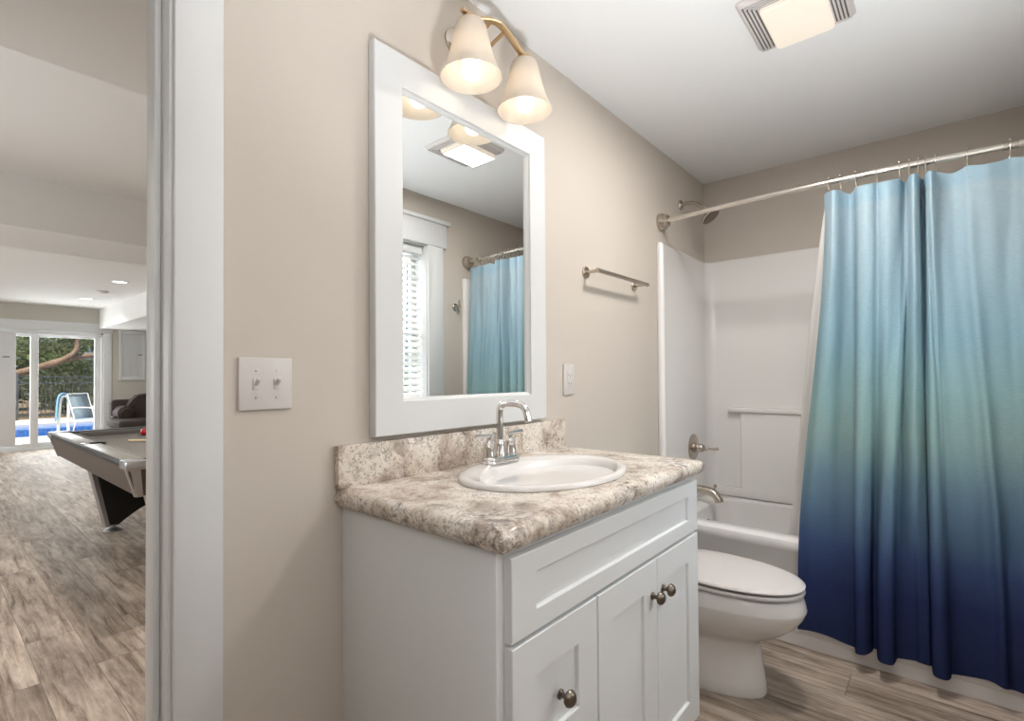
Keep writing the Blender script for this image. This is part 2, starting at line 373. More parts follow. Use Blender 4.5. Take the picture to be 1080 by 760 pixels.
# bathroom window in the wall facing the vanity
w1 = sroot('window_1')
bm = new()
for a, b in ((WX0-.115, WX0+.01), (WX1-.01, WX1+.125)): box(bm, a, b, YO, YO+.019, WZ0-.03, WZ1-.01, .003)
box(bm, WX0-.145, WX1+.155, YO, YO+.022, WZ1-.01, WZ1+.15, .003); box(bm, WX0-.165, WX1+.18, YO, YO+.04, WZ1+.15, WZ1+.175, .004)
box(bm, WX0-.14, WX1+.15, YO, YO+.05, WZ0-.055, WZ0-.03, .004); box(bm, WX0-.11, WX1+.12, YO, YO+.018, WZ0-.14, WZ0-.055, .003)
struct('window_casing', bm, M['trim'], w1)
bm = new()
box(bm, WX0, WX0+.015, YO-.15, YO, WZ0, WZ1); box(bm, WX1-.015, WX1, YO-.15, YO, WZ0, WZ1); box(bm, WX0, WX1, YO-.15, YO, WZ0, WZ0+.015); box(bm, WX0, WX1, YO-.15, YO, WZ1-.015, WZ1)
struct('window_jamb', bm, M['trim'], w1)
bm = new()
x0, x1, z0, z1 = WX0+.015, WX1-.015, WZ0+.015, WZ1-.015; zm = (z0+z1)/2
for a in ((x0, x0+.04, z0, z1), (x1-.04, x1, z0, z1), (x0, x1, z0, z0+.04), (x0, x1, z1-.04, z1), (x0, x1, zm-.02, zm+.02)): box(bm, a[0], a[1], YO-.145, YO-.115, a[2], a[3], .003)
struct('window_sash', bm, M['trim'], w1)
struct('window_pane', box(new(), x0+.03, x1-.03, YO-.133, YO-.130, z0+.03, z1-.03), M['pane'], w1)
bl = thing('window_blind', 'white horizontal slat blind in the window facing the vanity mirror', 'blind', ((WX0+WX1)/2, YO-.06, z1))
obj('head_rail', box(new(), x0+.008, x1-.008, YO-.09, YO-.03, z1-.06, z1-.001, .004), M['trim'], bl)
bm = new(); k = 0; z = z1-.085
while z > z0+.05:
    t = math.radians(38); c_, s_ = math.cos(t)*.024, math.sin(t)*.024
    prism(bm, [(YO-.06-c_, z+s_), (YO-.06+c_, z-s_), (YO-.06+c_, z-s_+.0028), (YO-.06-c_, z+s_+.0028)], 'x', x0+.012, x1-.012); z -= .042
obj('slat', bm, M['blind'], bl)['kind'] = 'stuff'
obj('bottom_rail', box(new(), x0+.01, x1-.01, YO-.085, YO-.035, z0+.012, z0+.034, .003), M['trim'], bl)
for x in (x0+.12, x1-.12): obj('ladder_cord', tube(new(), [(x, YO-.06, z1-.06), (x, YO-.06, z0+.03)], .0012, 6), M['trim'], bl)

# ------------------------------------------------------------------ shell: rec room
bm = new(); box(bm, RX0, RX1, .93, YF+.12, RC, RC+.12); struct('ceiling_recreation', bm, M['recceil'])
struct('ceiling_soffit', box(new(), RX0, RX1, WT, .935, 2.2, 2.6), M['recceil'])
struct('ceiling_beam', box(new(), RX0, RX1, 3.22, 3.95, 2.175, RC), M['recceil'])
struct('ceiling_duct', box(new(), 2.24, RX1, 3.95, YF, 2.14, RC), M['recceil'])
DX0, DX1, DH = -.10, 2.30, 2.06
struct('wall_patio', wall_open(new(), RX0, RX1, YF, YF+.14, 0, RC, [(DX0, DX1, 0, DH)]), M['recwall'])
bm = new()
for a in ((WT, 3.9, 0, RC+.1), (7.3, YF+.14, 0, RC+.1), (3.9, 7.3, 0, .8), (3.9, 7.3, 2.2, RC+.1)): box(bm, RX0-.12, RX0, *a)
struct('wall_recreation_left', bm, M['recwall'])
w2 = sroot('added_side_window'); bm = new()  # window out of view, added to let in the side fill
for a in ((3.9, 3.96, .8, 2.2), (7.24, 7.3, .8, 2.2), (3.96, 7.24, .8, .86), (3.96, 7.24, 2.14, 2.2), (5.57, 5.63, .86, 2.14)): box(bm, RX0-.11, RX0+.01, *a)
struct('window_frame', bm, M['trim'], w2); struct('window_pane', box(new(), RX0-.07, RX0-.06, 3.95, 7.25, .85, 2.15), M['pane'], w2)
struct('wall_recreation_right', box(new(), RX1, RX1+.12, WT, YF+.14, 0, RC+.1), M['recwall'])
struct('baseboard_patio', box(new(), DX1+.12, RX1, YF-.015, YF, 0, .13, .004), M['trim'])
d2 = sroot('door_2')
bm = new()
box(bm, DX1, DX1+.125, YF-.02, YF, 0, DH+.01, .003); box(bm, DX0-.125, DX0, YF-.02, YF, 0, DH+.01, .003)
box(bm, DX0-.15, DX1+.14, YF-.024, YF, DH+.0, DH+.17, .003)
struct('door_casing', bm, M['trim'], d2)
bm = new()
box(bm, DX0, DX0+.03, YF, YF+.13, 0, DH); box(bm, DX1-.03, DX1, YF, YF+.13, 0, DH); box(bm, DX0, DX1, YF, YF+.13, DH-.03, DH); box(bm, DX0, DX1, YF, YF+.13, 0, .04)
struct('door_jamb', bm, M['trim'], d2)
def sash(x0, x1, y0, y1, st, name):
    bm = new(); z0, z1 = .04, DH-.03
    for a in ((x0, x0+st, z0, z1), (x1-st, x1, z0, z1), (x0+st, x1-st, z0, z0+.085), (x0+st, x1-st, z1-.075, z1)): box(bm, a[0], a[1], y0, y1, a[2], a[3], .003)
    p = struct(name, bm, M['trim'], d2)
    struct('pane', box(new(), x0+st-.005, x1-st+.005, (y0+y1)/2-.003, (y0+y1)/2+.003, z0+.08, z1-.07), M['pane'], p)
    return p
sash(1.325, 2.27, YF+.07, YF+.11, .085, 'fixed_sash')
sl = sash(-.07, 1.40, YF+.02, YF+.06, .10, 'sliding_sash')
# white panel standing inside the left half of the glass
pb = thing('panel_blind', 'flat white panel blind drawn over the left half of the patio glass', 'blind', (.5, YF-.035, 0))
bm = new(); box(bm, -.10, .52, YF-.045, YF-.036, .10, 1.99, .002); box(bm, .50, 1.115, YF-.032, YF-.023+.002, .10, 1.99, .002); obj('fabric_panel', bm, M['trim'], pb)
obj('head_track', box(new(), -.12, 2.26, YF-.05, YF-.02, 1.99, 2.035, .003), M['trim'], pb)
obj('handle', box(new(), .955, 1.04, YF-.04, YF-.032, 1.585, 1.602, .002), M['slot'], pb)
# louvred panel on the far wall
lp = thing('louvered_panel', 'pale louvered wall panel beside the patio door above the sofa', 'panel', (2.74, YF, 1.19))
bm = new(); X0, X1, Z0, Z1 = 2.53, 2.96, 1.19, 2.135
for a in ((X0, X0+.05, Z0, Z1), (X1-.05, X1, Z0, Z1), (X0+.05, X1-.05, Z0, Z0+.06), (X0+.05, X1-.05, Z1-.06, Z1)): box(bm, a[0], a[1], YF-.035, YF, a[2], a[3], .003)
obj('panel_frame', bm, M['trim'], lp)
bm = new(); x = X0+.055
while x < X1-.06:
    box(bm, x, x+.026, YF-.022, YF, Z0+.06, Z1-.06, .004); x += .03
obj('slat', bm, M['trim'], lp)
obj('latch', box(new(), 2.83, 2.90, YF-.045, YF-.034, 1.665, 1.685, .002), M['pewter'], lp)

# downlights and detector on the rec ceiling
def downlight(x, y, label):
    t = thing('recessed_downlight', label, 'ceiling light', (x, y, RC), 'recessed lights in the far room')
    obj('trim_ring', lathe(new(), [(.095, .0), (.095, -.006), (.078, -.008), (.074, -.002)], (x, y, RC), n=32, caps=(False, False)), M['trim'], t)
    obj('lens', lathe(new(), [(.076, -.003), (.001, -.003)], (x, y, RC), n=32, caps=(False, True)), M['downlight'], t)
    lamp('downlight_or_fill', 'SPOT', (x, y, RC-.02), 40, (1, .95, .88), (0, 0, -1), spot_size=2.4, spot_blend=.6, shadow_soft_size=.06)
downlight(1.78, 7.05, 'round lit recessed downlight nearer the doorway, closest to the beam')
downlight(1.80, 9.15, 'round lit recessed downlight closest to the patio door')
for x, y in ((-.8, 7.05), (-.8, 9.15), (-.8, 1.9), (1.0, 2.2), (2.2, 3.1)):  # unseen spots without fixtures; the near ones are added to brighten the room
    lamp('downlight_or_fill', 'SPOT', (x, y, RC-.02), 40 if y > 5 else 100, (1, .95, .88), (0, 0, -1), spot_size=2.6, spot_blend=.6, shadow_soft_size=.06)
sd = thing('smoke_detector', 'small round smoke detector between the two recessed downlights', 'smoke detector', (1.80, 8.1, RC))
obj('housing', lathe(new(), [(.068, 0), (.066, -.02), (.052, -.034), (.01, -.038)], (1.80, 8.1, RC), n=32), M['plastic_w'], sd)
obj('vent_ring', lathe(new(), [(.0675, -.010), (.0685, -.012), (.0675, -.016)], (1.80, 8.1, RC), n=32, caps=(False, False)), M['slot'], sd)

# ------------------------------------------------------------------ vanity cabinet
VX0, VX1, VF = .712, 1.685, -.518
va = thing('bathroom_vanity', 'white shaker vanity cabinet under the stone look countertop', 'vanity', (1.2, -.27, 0))
bm = new()
box(bm, VX0, VX0+.018, VF, -.001, 0, .890, .001); box(bm, VX1-.018, VX1, VF, -.001, 0, .890, .001)
box(bm, VX0+.018, VX1-.018, VF, VF+.019, .105, .13, .001); box(bm, VX0+.018, VX1-.018, VF, VF+.019, .862, .890, .001)
box(bm, VX0+.002, VX0+.045, VF+.0005, VF+.019, .0, .8895, .001); box(bm, VX1-.045, VX1-.002, VF+.0005, VF+.019, .0, .8895, .001)
box(bm, 1.02, 1.07, VF+.001, VF+.019, .12, .87); box(bm, VX0+.018, VX1-.018, VF+.001, VF+.019, .69, .73); box(bm, VX0+.018, 1.04, VF+.001, VF+.019, .39, .425)
box(bm, VX0+.018, VX1-.018, -.02, -.001, .105, .85); box(bm, VX0+.018, VX1-.018, VF+.02, -.02, .105, .123)
obj('body', bm, M['vanity'], va)
obj('toe_kick', box(new(), VX0+.018, VX1-.018, VF+.06, VF+.075, 0, .105), M['vanity'], va)
def shaker(x0, x1, z0, z1, sw, rw, name):
    """frame-and-panel front: one closed mesh with a stepped recess"""
    y0, y1, yp = VF-.001, VF-.021, VF-.012
    bm = new()
    def R(x0, x1, z0, z1, y): return [(x0, y, z0), (x1, y, z0), (x1, y, z1), (x0, y, z1)]
    b = .0018
    loft(bm, [R(x0, x1, z0, z1, y0), R(x0, x1, z0, z1, y1+b), R(x0+b, x1-b, z0+b, z1-b, y1),
              R(x0+sw-b, x1-sw+b, z0+rw-b, z1-rw+b, y1), R(x0+sw, x1-sw, z0+rw, z1-rw, y1+b), R(x0+sw+.001, x1-sw-.001, z0+rw+.001, z1-rw-.001, yp)])
    return obj(name, bm, M['vanity'], va, sharp=25)
def knob(x, z, parent):
    y = VF-.021
    bm = lathe(new(), [(.0105, 0), (.0105, .003), (.0065, .006), (.0055, .012), (.0075, .016), (.0150, .019), (.0175, .0235), (.0168, .0275), (.0135, .0325), (.008, .0360), (.001, .0375)], (x, y, z), (0, -1, 0), 28)
    obj('knob', bm, M['pewter'], parent)['label'] = 'round antique pewter knob'
shaker(.733, 1.678, .713, .873, .078, .044, 'false_drawer_front')
d = shaker(.733, 1.040, .413, .704, .080, .078, 'drawer'); knob(.887, .553, d)
d = shaker(.733, 1.040, .115, .406, .080, .078, 'drawer'); knob(.887, .26, d)
d = shaker(1.046, 1.3655, .115, .704, .080, .078, 'door'); knob(1.333, .610, d)
d = shaker(1.3685, 1.678, .115, .704, .080, .078, 'door'); knob(1.402, .610, d)

# ------------------------------------------------------------------ countertop with backsplash
SX, SY, SA, SB = 1.195, -.283, .288, .208
ct = thing('countertop', 'cream and brown granite look countertop with rounded front edge', 'countertop', (1.19, -.28, .89))
def rectpts(x0, x1, y0, y1, n=24):
    p = []
    for (a, b), (c, d) in (((x0, y0), (x1, y0)), ((x1, y0), (x1, y1)), ((x1, y1), (x0, y1)), ((x0, y1), (x0, y0))):
        p += [(a+(c-a)*k/n, b+(d-b)*k/n) for k in range(n)]
    return p
CX0, CX1, CF, CT, CB = .690, 1.700, -.556, .937, .890
base = rectpts(CX0, CX1, CF, -.001)
ang = [math.atan2((y-SY)/SB, (x-SX)/SA) for x, y in base]
ell = lambda k, z: [(SX+SA*k*math.cos(a), SY+SB*k*math.sin(a), z) for a in ang]
rg = lambda ins, z: [(x, y, z) for x, y in rectpts(CX0+ins, CX1-ins, CF+ins, -.001)]
prof = [(.026, CT), (.018, CT-.0006), (.011, CT-.003), (.005, CT-.008), (.0015, CT-.015), (0, CT-.023), (.0015, CT-.032), (.006, CT-.041), (.012, CB+.001), (.018, CB)]
rings = [ell(.93, CB), ell(.93, CT)] + [rg(i, z) for i, z in prof]
rings.append(rings[0])
bm = new(); loft(bm, rings, False, False); bmesh.ops.remove_doubles(bm, verts=bm.verts[:], dist=1e-6)
obj('slab', bm, M['laminate'], ct, sharp=50)
obj('backsplash', box(new(), .690, 1.692, -.021, -.001, CT, 1.043, .002), M['laminate'], ct)

# sink
sk = thing('drop_in_sink', 'oval white porcelain sink set into the countertop', 'sink', (SX, SY, CT))
NS = 72
def er(ka, kb, z, dy=0): return [(SX+SA*ka*math.cos(2*PI*i/NS), SY+dy+SB*kb*math.sin(2*PI*i/NS), z) for i in range(NS)]
bm = new()
loft(bm, [er(.925, .90, .925), er(.925, .90, .9374), er(.99, .987, .9374), er(1, 1, .9385), er(1, 1, .943), er(.99, .988, .948), er(.965, .955, .9515), er(.93, .92, .9515, -.002), er(.89, .82, .949, -.016), er(.865, .77, .944, -.022), er(.845, .745, .932, -.024),
          er(.80, .70, .90, -.024), er(.71, .63, .85, -.022), er(.54, .50, .815, -.02), er(.30, .30, .800, -.018), er(.10, .13, .795, -.018), er(.08, .105, .790, -.018)], True, True)
obj('basin', bm, M['porcelain'], sk)
obj('drain', lathe(new(), [(.026, 0), (.026, .004), (.02, .005), (.018, .002), (.001, .001)], (SX, SY-.018, .7945), n=28), M['chrome'], sk)

# faucet
FX, FY, FZ = 1.192, -.112, .9505
fa = thing('faucet', 'chrome two handle gooseneck faucet on the back of the sink', 'faucet', (FX, FY, FZ))
def stad(hx, hy, z):
    p = []
    for k in range(13): a = -PI/2+PI*k/12; p.append((FX+hx-hy+hy*math.cos(a), FY+hy*math.sin(a), z))
    for k in range(13): a = PI/2+PI*k/12; p.append((FX-hx+hy+hy*math.cos(a), FY+hy*math.sin(a), z))
    return p
bm = new(); loft(bm, [stad(.079, .029, FZ), stad(.079, .029, FZ+.006), stad(.077, .027, FZ+.0085), stad(.074, .024, FZ+.0095), stad(.074, .024, FZ+.016), stad(.071, .022, FZ+.019)]); obj('base_plate', bm, M['chrome'], fa)
zt = FZ+.019
bm = lathe(new(), [(.019, 0), (.019, .004), (.017, .01), (.0145, .035), (.0145, .04), (.011, .046), (.0105, .052)], (FX, FY, zt), n=28)
tube(bm, smooth_path([(FX, FY, zt+.045), (FX, FY, 1.06), (FX, FY, 1.105), (FX, FY-.006, 1.122), (FX, FY-.022, 1.130), (FX, FY-.05, 1.131), (FX, FY-.074, 1.130), (FX, FY-.092, 1.124), (FX, FY-.104, 1.110), (FX, FY-.112, 1.086), (FX, FY-.114, 1.080)], 5), .0108, 18)
obj('spout', bm, M['chrome'], fa)
for s in (-1, 1):
    x = FX+.0508*s
    bm = lathe(new(), [(.0195, 0), (.0195, .004), (.0185, .012), (.0155, .034), (.0165, .039), (.0165, .042), (.011, .048), (.0065, .052), (.0065, .062)], (x, FY, zt), n=28)
    obj('valve_body', bm, M['chrome'], fa)
    obj('lever', tube(new(), [(x-.012*s, FY, zt+.064), (x+.058*s, FY, zt+.068)], .0062, 14), M['chrome'], fa)
obj('lift_rod', tube(new(), [(FX, FY+.02, zt), (FX, FY+.02, zt+.07)], .0025, 10), M['chrome'], fa)

# ------------------------------------------------------------------ mirror
mi = thing('framed_mirror', 'tall wall mirror in a wide flat white frame above the vanity', 'mirror', (1.175, 0, 1.056))
MX0, MX1, MZ0, MZ1 = .793, 1.556, 1.056, 2.111
bm = new()
def R(i, y): return [(MX0+i, y, MZ0+i), (MX1-i, y, MZ0+i), (MX1-i, y, MZ1-i), (MX0+i, y, MZ1-i)]
loft(bm, [R(.002, -.001), R(0, -.004), R(0, -.0275), R(.0025, -.030), R(.0905, -.030), R(.0925, -.0285), R(.0925, -.0215), R(.096, -.0205), R(.101, -.0125), R(.12, -.0085), R(.12, -.001), R(.002, -.001)], False, False)
obj('mirror_frame', bm, M['trim'], mi, sharp=20)
obj('mirror_glass', box(new(), MX0+.093, MX1-.093, -.0125, -.009, MZ0+.093, MZ1-.093), M['mirror'], mi)

# ------------------------------------------------------------------ vanity light
vl = thing('vanity_light', 'two lamp bath fixture with frosted bell shades above the mirror', 'wall light', (1.18, 0, 2.27))
obj('backplate', lathe(new(), [(.062, 0), (.062, .006), (.058, .012), (.045, .017), (.001, .018)], (1.185, 0, 2.268), (0, -1, 0), 48, sx=1.8), M['nickel'], vl)
bm = new(); LY = -.13
pa = smooth_path([(1.020, LY, 2.262), (1.052, LY, 2.258), (1.088, LY, 2.268), (1.135, LY, 2.290), (1.18, LY, 2.302), (1.225, LY, 2.293), (1.268, LY, 2.274), (1.308, LY, 2.258), (1.345, LY, 2.262)], 6)
tube(bm, pa, [.0085 if 4 < i < len(pa)-5 else .007 for i in range(len(pa))], 14, flat=1.35); obj('arm', bm, M['brass'], vl)
for x, zz in ((1.150, 2.296), (1.212, 2.296)):
    obj('support_rod', tube(new(), [(x, -.012, 2.262), (x, LY, zz)], .006, 12), M['brass'], vl)
for x in (1.056, 1.306):
    o = obj('socket_cup', lathe(new(), [(.010, 2.262), (.024, 2.256), (.028, 2.245), (.028, 2.228), (.018, 2.205), (.016, 2.19)], (x, LY, 0), n=28), M['brass'], vl)
    pr = [(.030, 2.243), (.040, 2.238), (.046, 2.222), (.052, 2.195), (.060, 2.160), (.070, 2.125), (.082, 2.098), (.0895, 2.084), (.0905, 2.080)]
    pi_ = [(r-.003, z) for r, z in pr[::-1]]
    obj('lamp_shade', lathe(new(), pr+[(.089, 2.079)]+pi_, (x, LY, 0), n=56, caps=(False, False)), M['shade'], vl)
    obj('bulb', lathe(new(), [(.001, 2.078), (.010, 2.079), (.020, 2.084), (.027, 2.095), (.029, 2.108), (.027, 2.124), (.020, 2.142), (.014, 2.160), (.013, 2.19)], (x, LY, 0), n=32), M['bulb'], vl)['label'] = 'lit round bulb'

# ------------------------------------------------------------------ wall plates
sw = thing('light_switch', 'white double toggle switch plate between doorway and mirror', 'light switch', (.518, 0, 1.2))
obj('cover_plate', box(new(), .4585, .5785, -.007, 0, 1.142, 1.259, .003, 3), M['plastic_w'], sw)
for x in (.495, .541):
    b = box(new(), x-.006, x+.006, -.0095, -.006, 1.188, 1.213, .001); obj('toggle_slot', b, M['plastic_w'], sw)
    bm = new(); prism(bm, [(-.008, 1.203), (-.008, 1.195), (-.021, 1.209), (-.021, 1.2145)], 'x', x-.0042, x+.0042, .001); obj('toggle', bm, M['plastic_w'], sw)
    for z in (1.170, 1.231): obj('screw', lathe(new(), [(.0032, 0), (.0028, .001), (.001, .0012)], (x, -.0068, z), (0, -1, 0), 12), M['nickel'], sw)
ou = thing('power_outlet', 'white rectangular outlet plate right of the mirror', 'outlet', (1.745, 0, 1.2))
obj('cover_plate', box(new(), 1.707, 1.783, -.007, 0, 1.137, 1.263, .003, 3), M['plastic_w'], ou)
obj('receptacle', box(new(), 1.728, 1.762, -.0095, -.006, 1.167, 1.233, .002), M['plastic_w'], ou)
bm = new()
for z in (1.183, 1.217):
    box(bm, 1.736, 1.7385, -.0100, -.009, z-.003, z+.005); box(bm, 1.7515, 1.754, -.0100, -.009, z-.003, z+.004); box(bm, 1.743, 1.747, -.0100, -.009, z-.010, z-.006)
obj('slot', bm, M['dark'], ou)
bm = new(); box(bm, 1.738, 1.752, -.0108, -.009, 1.197, 1.203, .0008); obj('test_button', bm, M['plastic_w'], ou)

# towel bar
tb = thing('towel_bar', 'brushed nickel towel bar on the wall left of the shower surround', 'towel bar', (2.11, 0, 1.655))
for x in (1.885, 2.335):
    obj('wall_flange', lathe(new(), [(.026, 0), (.026, .005), (.023, .009), (.012, .010)], (x, 0, 1.655), (0, -1, 0), 32), M['nickel'], tb)
    obj('post', tube(new(), [(x, -.008, 1.655), (x, -.070, 1.655)], .0075, 14), M['nickel'], tb)
obj('bar', tube(new(), [(1.872, -.066, 1.655), (2.352, -.066, 1.655)], .0095, 18), M['nickel'], tb)

# ------------------------------------------------------------------ tub and surround
TX = 2.606; SZ = 1.925; TZ = .472
tu = thing('bathtub', 'white alcove bathtub behind the blue shower curtain', 'bathtub', ((TX+XB)/2, -.75, 0))
def rr(x0, x1, y0, y1, r, z, n=8):
    p = []
    for cx, cy, a0 in ((x1-r, y1-r, 0), (x0+r, y1-r, PI/2), (x0+r, y0+r, PI), (x1-r, y0+r, 1.5*PI)):
        p += [(cx+r*math.cos(a0+PI/2*k/n), cy+r*math.sin(a0+PI/2*k/n), z) for k in range(n+1)]
    return p
y0, y1, xb = YO+.002, -.002, XB-.002
bm = new()
loft(bm, [rr(TX+.004, xb, y0, y1, .004, 0), rr(TX+.004, xb, y0, y1, .004, .055), rr(TX, xb, y0, y1, .004, .06), rr(TX, xb, y0, y1, .004, .400), rr(TX-.012, xb, y0, y1, .004, .418), rr(TX-.014, xb, y0, y1, .004, .448), rr(TX-.010, xb, y0, y1, .004, .462), rr(TX+.002, xb, y0, y1, .004, .470), rr(TX+.02, xb, y0, y1, .004, .4725),
          rr(TX+.075, xb-.05, y0+.09, y1-.09, .10, .470), rr(TX+.10, xb-.07, y0+.11, y1-.11, .12, .455), rr(TX+.13, xb-.10, y0+.16, y1-.14, .14, .20), rr(TX+.19, xb-.15, y0+.24, y1-.19, .12, .115), rr(TX+.26, xb-.22, y0+.34, y1-.28, .08, .10)], True, True)
obj('tub_shell', bm, M['acrylic'], tu)
obj('overflow_plate', lathe(new(), [(.036, 0), (.036, .004), (.03, .008), (.001, .009)], (2.97, -.128, .36), (0, -1, .1), 28), M['nickel'], tu)
su = thing('shower_surround', 'glossy white three wall shower surround above the tub', 'shower surround', ((TX+XB)/2, -.75, TZ))
# plan outline of the inner face, rounded in the two back corners, with bull-nosed front flanges
def plan():
    p = []
    t, rc = .028, .055
    p += [(TX+.004, -.0015), (TX+.000, -.012), (TX+.004, -.026), (TX+.016, -.033), (TX+.030, -.031), (TX+.040, -t)]
    xi = XB-t-.004
    for k in range(9): a = PI/2*k/8; p.append((xi-rc+rc*math.sin(a), -t-rc+rc*math.cos(a)))
    for k in range(9): a = PI/2*k/8; p.append((xi-rc+rc*math.cos(a), YO+t+rc-rc*math.sin(a)))
    p += [(TX+.040, YO+t), (TX+.030, YO+.031), (TX+.016, YO+.033), (TX+.004, YO+.026), (TX, YO+.012), (TX+.004, YO+.0015)]
    p += [(XB-.001, YO+.0015), (XB-.001, -.0015)]
    return p
pl = plan()
def shr(d, z):   # pull the inner face back towards the walls for the rounded top edge
    out = []
    for x, y in pl:
        xx = min(XB-.001, x+d) if x > XB-.1 else x
        yy = min(-.0015, y+d) if y > -.2 else max(YO+.0015, y-d)
        out.append((xx, yy, z))
    return out
bm = new()
loft(bm, [shr(0, TZ+.001), shr(0, SZ-.014), shr(.004, SZ-.005), shr(.011, SZ)], True, True)
obj('wall_panel', bm, M['acrylic'], su, sharp=45)
bm = new(); xi = XB-.032
prism(bm, [(-.06, TZ+.002), (-.06, .53), (-.222, .53), (-.222, 1.0), (YO+.08, 1.0), (YO+.08, TZ+.002)], 'x', xi-.030, xi+.01, .010)
box(bm, xi-.045, xi+.01, YO+.10, -.155, .985, 1.016, .010, 4)
obj('moulded_shelf', bm, M['acrylic'], su)

# tub valve, spout, shower head
tv = thing('tub_valve', 'round nickel shower valve with a lever handle on the surround', 'shower valve', (3.02, -.029, .79))
vx, vz, vy = 3.025, .788, -.0285
obj('escutcheon', lathe(new(), [(.078, 0), (.078, .004), (.072, .008), (.03, .011)], (vx, vy, vz), (0, -1, 0), 48), M['nickel'], tv)
obj('handle_hub', lathe(new(), [(.030, .008), (.030, .022), (.024, .028), (.024, .052), (.020, .060), (.012, .066), (.014, .076), (.010, .084)], (vx, vy, vz), (0, -1, 0), 32), M['nickel'], tv)
obj('handle_lever', tube(new(), smooth_path([(vx, vy-.074, vz), (vx+.002, vy-.10, vz-.002), (vx+.004, vy-.125, vz-.001), (vx+.005, vy-.145, vz+.003)], 4), [.008, .007, .006, .006, .006, .006, .0065, .007, .008, .0085, .009, .009, .007], 14), M['nickel'], tv)
sp = thing('tub_spout', 'brushed nickel tub spout with a pull knob above the tub rim', 'tub spout', (3.0, -.029, .545))
px_, pz_ = 3.02, .548
bm = new(); tube(bm, smooth_path([(px_, -.029, pz_), (px_, -.07, pz_), (px_, -.115, pz_-.004), (px_, -.150, pz_-.018), (px_, -.170, pz_-.044), (px_, -.176, pz_-.060)], 5), .024, 20); obj('spout_body', bm, M['nickel'], sp)
obj('wall_flange', lathe(new(), [(.034, 0), (.034, .006), (.026, .014)], (px_, -.0285, pz_), (0, -1, 0), 32), M['nickel'], sp)
obj('diverter_knob', lathe(new(), [(.004, 0), (.004, .02), (.009, .024), (.010, .030), (.007, .036), (.001, .037)], (px_, -.148, pz_+.004), (0, -.25, 1), 20), M['nickel'], sp)
sh = thing('shower_sprayer', 'brushed nickel shower head on a bent arm below the ceiling', 'shower head', (2.95, 0, 2.2))
hx, hz = 2.945, 2.208
obj('wall_flange', lathe(new(), [(.030, 0), (.030, .003), (.024, .010), (.012, .012)], (hx, 0, hz), (0, -1, 0), 32), M['nickel'], sh)
obj('shower_arm', tube(new(), smooth_path([(hx, 0, hz), (hx, -.05, hz+.002), (hx, -.085, hz-.006), (hx, -.115, hz-.030), (hx, -.135, hz-.052)], 5), .0105, 14), M['nickel'], sh)
bm = lathe(new(), [(.014, -.01), (.017, .0), (.017, .014), (.013, .02), (.018, .028), (.040, .044), (.056, .054), (.058, .062), (.054, .067), (.001, .067)], (hx, -.135, hz-.052), (0, -.62, -.78), 36); obj('spray_head', bm, M['nickel'], sh)
obj('spray_face', lathe(new(), [(.050, .0672), (.046, .070), (.001, .070)], (hx, -.135, hz-.052), (0, -.62, -.78), 36, caps=(False, True)), M['pewter'], sh)

# curved curtain rod
ROD = smooth_path([(2.655, -.012, 2.042), (2.625, -.15, 2.04), (2.598, -.32, 2.037), (2.583, -.52, 2.035), (2.577, -.76, 2.035), (2.583, -1.0, 2.037), (2.604, -1.2, 2.04), (2.630, -1.37, 2.045), (2.655, -1.488, 2.048)], 8)
ro = thing('shower_rod', 'curved satin metal shower curtain rod across the tub', 'curtain rod', (2.6, -.75, 2.04))
obj('rod', tube(new(), ROD, .0125, 18), M['rodsteel'], ro)
for y, s, z in ((0, -1, 2.042), (YO, 1, 2.048)):
    obj('end_flange', lathe(new(), [(.047, 0), (.047, .008), (.044, .022), (.038, .034), (.034, .036), (.033, .046), (.026, .050), (.018, .052), (.014, .052)], (2.657, y, z), (-.10, s, 0), 36), M['nickel'], ro)
obj('rod_joint', tube(new(), [(2.6235, -1.325, 2.0434), (2.629, -1.365, 2.0449)], .0150, 18), M['nickel'], ro)
def rod_x(y):
    for a, b in zip(ROD, ROD[1:]):
        if b.y <= y <= a.y:
            t = (a.y-y)/(a.y-b.y+1e-9); return a.x+(b.x-a.x)*t, a.z+(b.z-a.z)*t
    return (ROD[-1].x, ROD[-1].z)

# curtain: measured hem and hook positions, joined by equal cloth length
HOOK = [-.790, -.832, -.885, -.955, -1.028, -1.058, -1.086, -1.108, -1.138, -1.228, -1.344, -1.448]
hem = [(2.583, -.645), (2.588, -.70), (2.584, -.771), (2.580, -.826), (2.575, -.855), (2.520, -.866), (2.518, -.893), (2.556, -.913), (2.585, -.917), (2.586, -.928), (2.508, -.941), (2.512, -.979), (2.545, -.988), (2.584, -.995), (2.588, -1.03), (2.584, -1.052), (2.574, -1.062), (2.566, -1.092), (2.580, -1.099), (2.516, -1.107), (2.514, -1.137), (2.548, -1.152), (2.583, -1.158), (2.587, -1.2), (2.588, -1.235), (2.580, -1.27), (2.556, -1.297), (2.580, -1.318), (2.586, -1.354), (2.55, -1.375), (2.53, -1.395), (2.56, -1.415), (2.585, -1.43), (2.575, -1.448), (2.575, -1.462)]
top = []
bul = [1, -1, 1, .9, -.9, 1, -1, 1, -1, .45, .4]
for i, y in enumerate(HOOK):
    x, _z = rod_x(y); top.append((x, y))
    if i < len(HOOK)-1:
        yn = HOOK[i+1]; dd = abs(yn-y); amp = math.sqrt(max(.0004, .055**2-(dd/2)**2))*.95*bul[i]
        for f, h in ((.2, .62), (.5, 1), (.8, .62)):
            ym = y+(yn-y)*f; xm, _z = rod_x(ym); top.append((xm-amp*h, ym))
top[0] = (top[0][0]+.012, -.772)
